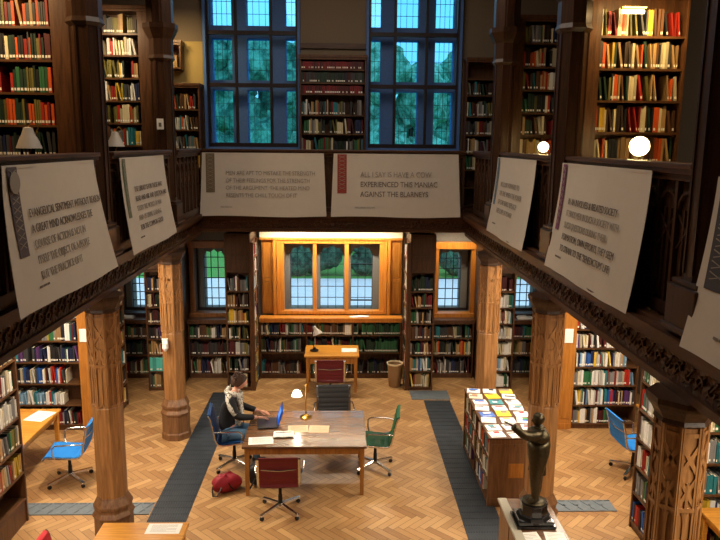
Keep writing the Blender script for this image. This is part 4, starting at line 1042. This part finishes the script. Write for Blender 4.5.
def head_mesh(name, c, R, s, mat):
    """head with brow, nose, chin; faces local -y; s = head height"""
    vs = []; fs = []; n, m = 28, 22
    for j in range(m+1):
        v = j/m; th = PI*v; z = math.cos(th)*.5
        for i in range(n):
            a = 2*PI*i/n; dx, dy = math.sin(a), -math.cos(a)      # a=0 -> front
            rr = math.sin(th)
            wx = .37*rr; wy = .46*rr
            if z < 0: k = 1+z*.55; wx *= k; wy *= (1+z*.18)
            x = dx*wx; y = dy*wy
            front = max(0, math.cos(a))
            f = front**10; 
            nose = math.exp(-((z+.06)/.07)**2)*.085*front**26+math.exp(-((z-.02)/.1)**2)*.03*front**30
            brow = math.exp(-((z-.1)/.05)**2)*.018*front**3
            eye = -math.exp(-((z-.02)/.045)**2)*(math.exp(-((abs(a if a < PI else 2*PI-a)-.42)/.2)**2))*.03
            lip = math.exp(-((z+.22)/.03)**2)*.018*front**8; chin = math.exp(-((z+.4)/.07)**2)*.035*front**4
            ear = math.exp(-((z+.02)/.09)**2)*math.exp(-((abs(abs((a if a < PI else 2*PI-a))-1.7))/.14)**2)*.06
            k = nose+brow+eye+lip+chin
            x += dx*(k+ear*1.2); y += dy*(k)
            vs.append(tuple(Vector(c)+R @ (Vector((x, y, z))*s)))
    for j in range(m):
        for i in range(n): fs.append((j*n+i, j*n+(i+1) % n, (j+1)*n+(i+1) % n, (j+1)*n+i))
    g = G(); g.add(vs, fs); return g.build(name, mat, smooth=True)
def hand_pieces(wrist, d, palm_n, size, mat, curl=.5, side=1, point=False):
    """palm and five fingers; d = pointing direction, palm_n = palm normal"""
    d = Vector(d).normalized(); nrm = Vector(palm_n).normalized(); w = d.cross(nrm).normalized()*side; nrm = nrm.normalized()
    W = Vector(wrist); L = size; out = []
    J = [(W-d*L*.1, L*.13), (W+d*L*.18, (L*.2, L*.1)), (W+d*L*.48, (L*.22, L*.09))]
    out.append(skin('palm', J, [(0,1),(1,2)], mat, sub=1))
    for k, (off, ln) in enumerate(((-.17,.44),(-.06,.5),(.06,.47),(.17,.37))):
        b = W+d*L*.42+w*L*off; a1 = curl*.5; a2 = curl*1.1
        if point and k == 0: a1 = a2 = .05
        p1 = b+(d*math.cos(a1)+nrm*math.sin(a1))*L*ln*.5; p2 = p1+(d*math.cos(a2)+nrm*math.sin(a2))*L*ln*.32; p3 = p2+(d*math.cos(a2*1.3)+nrm*math.sin(a2*1.3))*L*ln*.22
        out.append(skin('finger', [(b, L*.052), (p1, L*.05), (p2, L*.045), (p3, L*.036)], [(0,1),(1,2),(2,3)], mat, sub=1))
    b = W+d*L*.12-w*L*.14; p1 = b+(d*.62-w*.6+nrm*.25)*L*.26; p2 = p1+(d*.85-w*.2+nrm*.3)*L*.22
    out.append(skin('thumb', [(b, L*.065), (p1, L*.058), (p2, L*.045)], [(0,1),(1,2)], mat, sub=1))
    return out
SKINM = plain('skin', srgb(206, 148, 122), .55, var=.05); HAIR = plain('brown_hair', srgb(66, 42, 28), .55, bump=.6, bscale=70, var=.3)
JACK = plain('black_jacket', srgb(24, 24, 28), .8, bump=.3, bscale=40); JEAN = plain('blue_jeans', srgb(86, 124, 158), .8, bump=.2, bscale=90, var=.15)
def scarf_mat():
    m, nt, out = new_mat('patterned_scarf'); N = nt.nodes.new; L = nt.links.new
    tc = N('ShaderNodeTexCoord'); v = N('ShaderNodeTexVoronoi'); v.inputs['Scale'].default_value = 38; L(tc.outputs['Object'], v.inputs['Vector'])
    cr = N('ShaderNodeValToRGB'); cr.color_ramp.elements[0].position = .25; cr.color_ramp.elements[0].color = srgb(70,62,62); cr.color_ramp.elements[1].position = .5; cr.color_ramp.elements[1].color = srgb(200,194,180)
    L(v.outputs['Distance'], cr.inputs[0]); b = N('ShaderNodeBsdfPrincipled'); b.inputs['Roughness'].default_value = .9; L(cr.outputs[0], b.inputs['Base Color']); L(b.outputs[0], out.inputs[0]); return m
SCARF = scarf_mat(); BOOT = plain('dark_boots', srgb(40, 28, 26), .6)
def person():
    # local: faces +x, origin on the floor below the hips (chair centre)
    root = thing('person', 'seated person in black jacket, patterned scarf and jeans, typing at laptop', 'person', (-1.45, 9.85, 0), .03)
    hip = (-.08,0,.56); y = .0
    B = [((-.06,0,.56),(.1,.09)), ((-.1,0,.72),(.12,.09)), ((-.07,0,.9),(.15,.11)), ((-.02,0,1.06),(.15,.1)), ((.02,0,1.16),.058), ((.06,0,1.25),.052)]
    Eb = [(0,1),(1,2),(2,3),(3,4),(4,5)]
    for s in (-1, 1):
        o = len(B)
        B += [((-.01,s*.165,1.08),.056), ((.08,s*.225,.88),.045), ((.3,s*.15,.83),.034), ((.37,s*.12,.825),.026)]
        Eb += [(3,o),(o,o+1),(o+1,o+2),(o+2,o+3)]
        o = len(B)
        B += [((.02,s*.1,.55),.07), ((.36,s*.11,.54),.062), ((.34,s*.12,.3),.052), ((.32,s*.12,.1),.038), ((.36,s*.12,.045),.036), ((.46,s*.125,.035),.03)]
        Eb += [(0,o),(o,o+1),(o+1,o+2),(o+2,o+3),(o+3,o+4),(o+4,o+5)]
    body = skin('body', B, Eb, SKINM, sub=2)
    parts = [head_mesh('h', (.1,0,1.335), Matrix.Rotation(.25, 3, 'Y') @ Matrix.Rotation(PI/2, 3, 'Z'), .225, SKINM)]
    for s in (-1, 1): parts += hand_pieces((.385,s*.12,.82), (1,-s*.15,-.1), (0,0,-1), .17, SKINM, curl=.55, side=s)
    join(body, parts); body.parent = root
    # clothes
    Jk = [((-.09,0,.57),(.175,.15)), ((-.105,0,.74),(.155,.125)), ((-.075,0,.92),(.165,.13)), ((-.03,0,1.07),(.16,.115)), ((.0,0,1.14),.08)]
    Ej = [(0,1),(1,2),(2,3),(3,4)]
    for s in (-1, 1):
        o = len(Jk); Jk += [((-.015,s*.17,1.08),.075), ((.075,s*.235,.88),.062), ((.2,s*.19,.85),.052), ((.33,s*.137,.835),.042)]; Ej += [(3,o),(o,o+1),(o+1,o+2),(o+2,o+3)]
    o = skin('jacket', Jk, Ej, JACK, root, 2); o['label'] = 'black jacket'
    Pn = [((-.09,0,.58),(.17,.125))]; Ep = []
    for s in (-1, 1):
        o = len(Pn); Pn += [((-.02,s*.1,.555),.1), ((.2,s*.11,.55),.09), ((.37,s*.112,.54),.078), ((.35,s*.12,.36),.065), ((.33,s*.12,.17),.055)]; Ep += [(0,o),(o,o+1),(o+1,o+2),(o+2,o+3),(o+3,o+4)]
    o = skin('jeans', Pn, Ep, JEAN, root, 2); o['label'] = 'blue jeans'
    for s in (-1, 1):
        o = skin('boot', [((.325,s*.12,.22),.06), ((.325,s*.12,.08),.05), ((.35,s*.12,.048),.046), ((.47,s*.125,.04),.038)], [(0,1),(1,2),(2,3)], BOOT, root, 2)
    g = G()
    pts = []
    for k in range(25):
        a = 2*PI*k/24; pts.append((.01+.095*math.cos(a)*1.0, .1*math.sin(a), 1.165+.03*math.cos(a)*-1+.012*math.sin(3*a)))
    g.tube(pts, .042, 10, rs=[.04+.009*math.sin(k*2.1) for k in range(25)])
    for s, ln in ((-1, 10), (1, 9)):
        pp = [(.075+.035*math.sin(k*.35)+.0*k, s*(.07-.004*k), 1.14-.052*k) for k in range(ln)]
        g.tube(pp, .04, 10, rs=[.04+.01*math.sin(k*1.3) for k in range(ln)])
    # a fold of the scarf down the camera side of the back and arm
    pp = [(-.05, -.1, 1.16), (-.04, -.16, 1.1), (0.0, -.215, 1.0), (.06, -.235, .92), (.1,-.225,.86), (.15,-.2,.84)]
    g.tube(pp, .04, 10, rs=[.045,.052,.05,.048,.045,.03])
    o = g.build('scarf', SCARF, root, smooth=True); o['label'] = 'grey patterned scarf'
    # hair: short crop
    vs = []; fs = []; n, m = 32, 14; R = Matrix.Rotation(.25, 3, 'Y') @ Matrix.Rotation(PI/2, 3, 'Z')
    for j in range(m+1):
        th = j/m*2.15
        for i in range(n):
            a = 2*PI*i/n; front = max(0, math.cos(a)); lim = 2.2-1.3*front**1.1; t2 = min(th, lim)
            rr = math.sin(t2); z = math.cos(t2)*.5; k = 1.14+.05*math.sin(9*a+5*t2)+.03*math.sin(17*a-7*t2)
            p = Vector((math.sin(a)*.37*rr*k, -math.cos(a)*.47*rr*k+.01, z*1.1+.02)); vs.append(tuple(Vector((.1,0,1.335))+R @ (p*.225)))
    for j in range(m):
        for i in range(n): fs.append((j*n+i, j*n+(i+1) % n, (j+1)*n+(i+1) % n, (j+1)*n+i))
    g = G(); g.add(vs, fs); g.lathe([(.001,-.03),(.025,-.02),(.032,0),(.024,.02),(.001,.03)], 14, c=(-.0,0,1.40))
    for q in range(26):
        rq = random.Random(q); a = rq.uniform(-1.6,1.6); b = rq.uniform(-.7,1.0); c = Vector((.1,0,1.345))+R @ Vector((math.sin(a)*.085, .02+b*.06, .115*math.cos(a))); d = R @ Vector((rq.uniform(-.02,.02), -.05, .02)); g.tube([c-d*.4, c+Vector((0,0,.012)), c+d*.6], .014, 6, rs=[.016,.014,.004])
    o = g.build('hair', HAIR, root, smooth=True); o['label'] = 'short brown hair'
person()

def statue():
    root = thing('bronze_statue', 'dark bronze statue of a man pointing, on a stepped black plinth', 'statue', (2.12, 6.55, .985))
    g = G(); ph = PI/8
    g.box(-.2,.2,-.16,.16,0,.03); g.box(-.18,.18,-.145,.145,.03,.07); g.build('plinth', BLKSTONE, root, bevel=.006)
    g = G(); g.lathe([(.18,.07),(.155,.1),(.14,.11),(.135,.2),(.145,.21),(.145,.225)], 8, ph=ph); g.build('pedestal', BLKSTONE, root)
    s = .92/1.80; z0 = .24; T = Matrix.Translation((.01, 0, z0)) @ Matrix.Scale(s, 4)
    g = G(); g.lathe([(.125,.225),(.12,.24),(.06,.243)], 10); gb = g.build('ground', BRONZE)
    # full-size coordinates: faces -x with a slight turn, height 1.8
    B = [((0,0,.95),(.13,.125)), ((.01,0,1.12),(.125,.12)), ((0,0,1.3),(.14,.14)), ((0,0,1.44),(.11,.12)), ((-.01,0,1.52),.062), ((-.02,0,1.58),.058)]
    Eb = [(0,1),(1,2),(2,3),(3,4),(4,5)]
    o = len(B); B += [((-.04,-.15,1.42),.066), ((-.34,-.22,1.45),.048), ((-.6,-.24,1.68),.038)]; Eb += [(3,o),(o,o+1),(o+1,o+2)]   # raised arm towards -x
    o = len(B); B += [((.03,.15,1.42),.066), ((.09,.22,1.18),.052), ((.02,.23,.95),.042), ((.0,.22,.88),.035)]; Eb += [(3,o),(o,o+1),(o+1,o+2),(o+2,o+3)]
    o = len(B); B += [((-.02,-.1,.88),.1), ((-.05,-.1,.5),.064), ((-.03,-.1,.12),.044), ((-.09,-.11,.05),.05), ((-.2,-.12,.035),.042)]; Eb += [(0,o),(o,o+1),(o+1,o+2),(o+2,o+3),(o+3,o+4)]
    o = len(B); B += [((.03,.1,.88),.1), ((.05,.1,.5),.064), ((.07,.11,.12),.044), ((.05,.12,.05),.042), ((-.05,.13,.035),.038)]; Eb += [(0,o),(o,o+1),(o+1,o+2),(o+2,o+3),(o+3,o+4)]
    fig = skin('figure', B, Eb, BRONZE, sub=2, T=T)
    ex = [gb, head_mesh('h', tuple(T @ Vector((-.035,0,1.685))), Matrix.Rotation(-PI/2, 3, 'Z'), .235*s, BRONZE)]
    ex += hand_pieces(T @ Vector((-.6,-.24,1.68)), (-.85,0,.5), (0,0,-1), .2*s, BRONZE, curl=.25, side=1)
    ex += hand_pieces(T @ Vector((.0,.22,.88)), (-.1,0,-1), (0,-1,0), .19*s, BRONZE, curl=.6, side=1)
    # frock coat skirts and open front
    g = G(); g.T = T
    def coat(u, v):
        a = -PI*.86+u*PI*1.72; z = 1.1-v*.5; r = .13+.05*v+.012*math.sin(a*5)*v
        return (r*math.cos(a)*.95+.02, r*math.sin(a), z)
    g.sheet(coat, 24, 8, .02); ex.append(g.build('coat', BRONZE, smooth=True))
    g = G(); g.T = T   # hair tuft, collar, lapels
    g.lathe([(.001,.13),(.06,.125),(.1,.09),(.118,.03),(.112,-.03),(.095,-.05)], 18, c=(-.02,0,1.70)); g.tube([(.08,-.06,1.55),(.085,.06,1.55),(0,.1,1.52),(-.08,.07,1.46),(-.13,.02,1.3)], .022, 6); g.tube([(.08,-.06,1.55),(0,-.1,1.52),(-.08,-.07,1.46),(-.13,-.02,1.3)], .022, 6)
    ex.append(g.build('c', BRONZE, smooth=True))
    # a roll of paper in the lowered hand
    g = G(); g.T = T; g.tube([(.06,.24,.86),(-.1,.23,.82)], .025, 10); ex.append(g.build('r', BRONZE, smooth=True))
    join(fig, ex); fig.parent = root; fig.rotation_euler = (0,0,0)
statue()

# ------------------------------------------------------------------ garden outside
g = G(); g.box(-40, 40, 14.85, 90, -.9, -.8); g_ = g.build('garden_lawn', plain('lawn', srgb(78, 148, 70), .9, bump=.5, bscale=6, var=.35)); g_['kind'] = 'stuff'; tag(g_, 'green lawn outside the lower windows', 'lawn')
g = G(); g.box(-40, 40, 18.5, 28.6, -.8, -.77); tag(g.build('garden_path', plain('wet_gravel', srgb(214, 216, 224), .7, var=.1, bscale=3)), 'pale grey drive outside the lower windows', 'path')
def leafmat(n, dark, light, sc):
    m, nt, out = new_mat('leaves_'+n); N = nt.nodes.new; L = nt.links.new
    tc = N('ShaderNodeTexCoord'); a = N('ShaderNodeTexNoise'); a.inputs['Scale'].default_value = sc; a.inputs['Detail'].default_value = 9; a.inputs['Roughness'].default_value = .75
    L(tc.outputs['Object'], a.inputs['Vector']); cr = N('ShaderNodeValToRGB'); cr.color_ramp.elements[0].position = .42; cr.color_ramp.elements[1].position = .6
    cr.color_ramp.elements[0].color = dark; cr.color_ramp.elements[1].color = light; L(a.outputs['Fac'], cr.inputs[0])
    b = N('ShaderNodeBsdfPrincipled'); b.inputs['Roughness'].default_value = .8; L(cr.outputs[0], b.inputs['Base Color'])
    bp = N('ShaderNodeBump'); bp.inputs['Strength'].default_value = 1; bp.inputs['Distance'].default_value = .3; L(a.outputs['Fac'], bp.inputs['Height']); L(bp.outputs[0], b.inputs['Normal'])
    L(b.outputs[0], out.inputs[0]); return m
LEAF = [leafmat('a', srgb(66,120,90), srgb(176,222,186), 1.3), leafmat('b', srgb(50,104,84), srgb(150,205,170), 1.1), leafmat('c', srgb(80,136,100), srgb(190,230,196), 1.5)]
BARK = plain('bark', srgb(70, 60, 50), .9, bump=.5, bscale=10)
def tree(label, x, y, h, r, k, seed):
    root = thing('garden_tree', label, 'tree', (x, y, -.8), 0, 'trees beyond the drive outside')
    rnd = random.Random(seed); g = G(); g.tube([(0,0,0),(rnd.uniform(-.2,.2),0,h*.3),(0,0,h*.6)], .25, 8, rs=[.3,.22,.12]); g.build('trunk', BARK, root)
    bm = bmesh.new()
    for q in range(16):
        c = Vector((rnd.uniform(-.6,.6)*r, rnd.uniform(-.5,.5)*r, h*rnd.uniform(.24,.86))); rr = r*rnd.uniform(.3,.48)
        ret = bmesh.ops.create_icosphere(bm, subdivisions=3, radius=rr, matrix=Matrix.Translation(c))
        for v in ret['verts']:
            d = v.co-c; v.co = c+d*(1+.18*math.sin(v.co.x*4.1+seed)*math.sin(v.co.z*3.7)+rnd.uniform(-.09,.09))
    me = bpy.data.meshes.new('crown'); bm.to_mesh(me); bm.free(); me.materials.append(LEAF[k]); o = bpy.data.objects.new('crown', me); COL.objects.link(o); o.parent = root
TL = ['leftmost garden tree through the left blue window', 'broad garden tree left of centre outside', 'tall garden tree behind the window bookcase', 'pale garden tree right of centre outside', 'dark garden tree through the right blue window', 'garden tree right of the pale one outside', 'distant tree in the second row, left', 'distant tree in the second row, centre', 'distant tree in the second row, right']
for i, (x, y, h, r, k) in enumerate(((-17, 44, 12.5, 4.4, 0), (-6, 45, 13.5, 4.4, 1), (4.5, 44, 12, 4.2, 2), (14.5, 44, 11.5, 4.2, 0), (-11.5, 58, 15, 4.4, 1), (-.8, 58, 15.5, 4.4, 2), (9.5, 58, 15, 4.2, 1), (20, 57, 15, 4.4, 2))): tree(TL[i], x, y, h, r, k, 11+i)

g = G()
def hedge(u, v):
    x = -45+95*u; z = -.78+9.5*v; return (x, 68+.8*math.sin(x*1.3+z)+.5*math.sin(x*3.1-z*2), z+.6*math.sin(x*.9)*v+.3*math.sin(x*2.7)*v)
g.sheet(hedge, 160, 16, 1.2); tag(g.build('garden_hedge', LEAF[1], smooth=True), 'tall distant hedge closing the garden behind the trees', 'hedge')
SHRUB = leafmat('shrub', srgb(28,62,52), srgb(90,140,112), 3.5)
for i, (x, y, h, lb) in enumerate(((-1.1, 29.7, 2.4, 'dark shrub beyond the drive, middle light of lit window'), (1.9, 29.8, 2.6, 'dark shrub beyond the drive, right light of lit window'), (5.3, 29.7, 2.4, 'dark shrub beyond the drive, right oak window'), (9.0, 29.8, 2.6, 'dark shrub beyond the drive, far right window'))):
    bm = bmesh.new(); rnd = random.Random(90+i)
    for q in range(30):
        c = Vector((rnd.uniform(-.95,.95), rnd.uniform(-.2,.2), h*(.2+.7*q/29))); rr = rnd.uniform(.4,.6)
        for v in bmesh.ops.create_icosphere(bm, subdivisions=3, radius=rr, matrix=Matrix.Translation(c))['verts']: v.co = c+(v.co-c)*(1+rnd.uniform(-.12,.12))
    me = bpy.data.meshes.new('garden_shrub'); bm.to_mesh(me); bm.free(); me.materials.append(SHRUB); o = bpy.data.objects.new('garden_shrub', me); COL.objects.link(o); o.location = (x, y, -.8); tag(o, lb, 'shrub', 'shrubs beyond the drive')
# ------------------------------------------------------------------ lights
def area(name, loc, size, power, col=(1,.86,.66), rot=(0,0,0), spread=180):
    l = bpy.data.lights.new(name, 'AREA'); l.shape = 'RECTANGLE'; l.size, l.size_y = size; l.energy = power; l.color = col; l.spread = math.radians(spread)
    o = bpy.data.objects.new(name, l); o.location = loc; o.rotation_euler = rot; COL.objects.link(o); return o
def point(name, loc, power, col=(1,.7,.35), r=.08):
    l = bpy.data.lights.new(name, 'POINT'); l.energy = power; l.color = col; l.shadow_soft_size = r; o = bpy.data.objects.new(name, l); o.location = loc; COL.objects.link(o); return o
WARM = (1, .86, .67)
for s in (-1, 1):
    area('aisle_lamp', (s*3.35, 9.4, 3.08), (.3, 1.8), 90, WARM)
    area('aisle_lamp', (s*3.2, 3.4, 3.06), (.4, 1.4), 60, WARM)
    area('aisle_lamp', (s*4.7, 9.6, 3.08), (1.2, .3), 60, WARM)
    area('aisle_lamp', (s*3.3, 6.0, 3.08), (.3, 1.6), 60, WARM)
    area('aisle_lamp', (s*4.9, 6.3, 3.08), (1.0, .3), 40, WARM)
    area('aisle_lamp', (s*3.3, 12.55, 3.08), (.5, .4), 14, WARM)
area('bay_lamp', (-.06, 13.72, 3.09), (2.5, .12), 80, (1, .9, .7))
for s in (-1, 1): area('nave_side_fill', (s*2.9, 9.4, 3.06), (.2, 2.6), 26, (1, .88, .7), (0, s*math.radians(42), 0), 120)  # added fill without fixtures, brightens the nave floor
area('nave_pendants', (0, 8.5, 8.6), (3, 7), 190, (1, .86, .7))
area('window_bay_lamp', (2.45, 13.75, 3.08), (.7, .15), 14, (1, .84, .58))
point('globe_light', (3.2, 7.2, 4.8), 110, (1,.6,.15), .1)
point('globe_light', (3.07, 10.2, 4.78), 45, (1,.64,.2), .08)
area('case_light', (3.45, 7.6, 6.3), (.6, .05), 18, (1,.66,.26), (math.radians(35),0,0))
area('gallery_lamp_left', (-3.7, 7.2, 6.7), (.4, .2), 38, (1,.66,.32), (math.radians(25),0,0))
area('gallery_lamp_left', (-3.4, 10.5, 6.6), (.3, .2), 20, (1,.74,.42), (math.radians(25),0,0))
area('gallery_lamp_left', (-3.1, 13.3, 6.9), (.3, .2), 18, (1,.74,.36), (math.radians(25),0,0))
point('table_lamp_light', (-.512, 9.916, 1.07), 9, (1,.8,.55), .04)

w = bpy.data.worlds.new('world'); scene.world = w; w.use_nodes = True
nt = w.node_tree; bg = nt.nodes['Background']
tcw = nt.nodes.new('ShaderNodeTexCoord'); nz = nt.nodes.new('ShaderNodeTexNoise'); nz.inputs['Scale'].default_value = 2.2; nt.links.new(tcw.outputs['Generated'], nz.inputs['Vector'])
cr = nt.nodes.new('ShaderNodeValToRGB'); cr.color_ramp.elements[0].position = .35; cr.color_ramp.elements[1].position = .65
cr.color_ramp.elements[0].color = (.55, .75, .95, 1); cr.color_ramp.elements[1].color = (.95, 1.0, 1.05, 1)
nt.links.new(nz.outputs['Fac'], cr.inputs[0]); nt.links.new(cr.outputs[0], bg.inputs[0]); bg.inputs[1].default_value = 1.9
scene.view_settings.view_transform = 'Standard'; scene.view_settings.look = 'None'; scene.view_settings.exposure = 0; scene.view_settings.gamma = 1

# ------------------------------------------------------------------ books: the 300 that show largest stand alone, the rest are one mass
bpy.context.view_layer.update()
dg = bpy.context.evaluated_depsgraph_get()
for r in BOOKS:
    M = r['M']; pts = [M @ Vector((r['w']/2, 0, r['h']*k)) for k in (.15, .5, .85)]
    vis = 0; area_ = 0
    cs = [project(M @ Vector(q)) for q in ((0,0,0), (r['w'],0,0), (r['w'],0,r['h']), (0,0,r['h']))]
    if all(cs):
        area_ = abs(sum(cs[i][0]*cs[(i+1) % 4][1]-cs[(i+1) % 4][0]*cs[i][1] for i in range(4)))/2
        for p in pts:
            c = project(p)
            if c is None or not (1 < c[0] < 719 and 1 < c[1] < 539): continue
            d = p-CAMP; L = d.length; hit = scene.ray_cast(dg, CAMP, d.normalized(), distance=L-.012)
            n = 0; o_ = CAMP.copy()
            blocked = False
            while hit[0]:
                nm = hit[4].name
                if nm.startswith(('pane',)) and n < 4:
                    o_ = hit[1]+d.normalized()*.002; n += 1; rem = (p-o_).length-.012
                    hit = scene.ray_cast(dg, o_, d.normalized(), distance=rem); continue
                blocked = True; break
            if not blocked: vis += 1
    r['score'] = area_*vis/3
BOOKS.sort(key=lambda r: -r['score'])
solo = [r for r in BOOKS[:300] if r['score'] > 0]; rest = BOOKS[300:]
for r in solo:
    g = G(); book_geo(g, r, True); o = g.build('book', BMATS, fixn=False); o.matrix_world = r['M']; tag(o, r['label'], 'book', r['group'])
g = G()
for r in rest: book_geo(g, r, False)
o = g.build('shelved_books', BMATS, fixn=False); o['kind'] = 'stuff'; tag(o, 'all the smaller and farther books filling the remaining shelves', 'books')
print('books', len(BOOKS), 'solo', len(solo), 'min score', solo[-1]['score'])
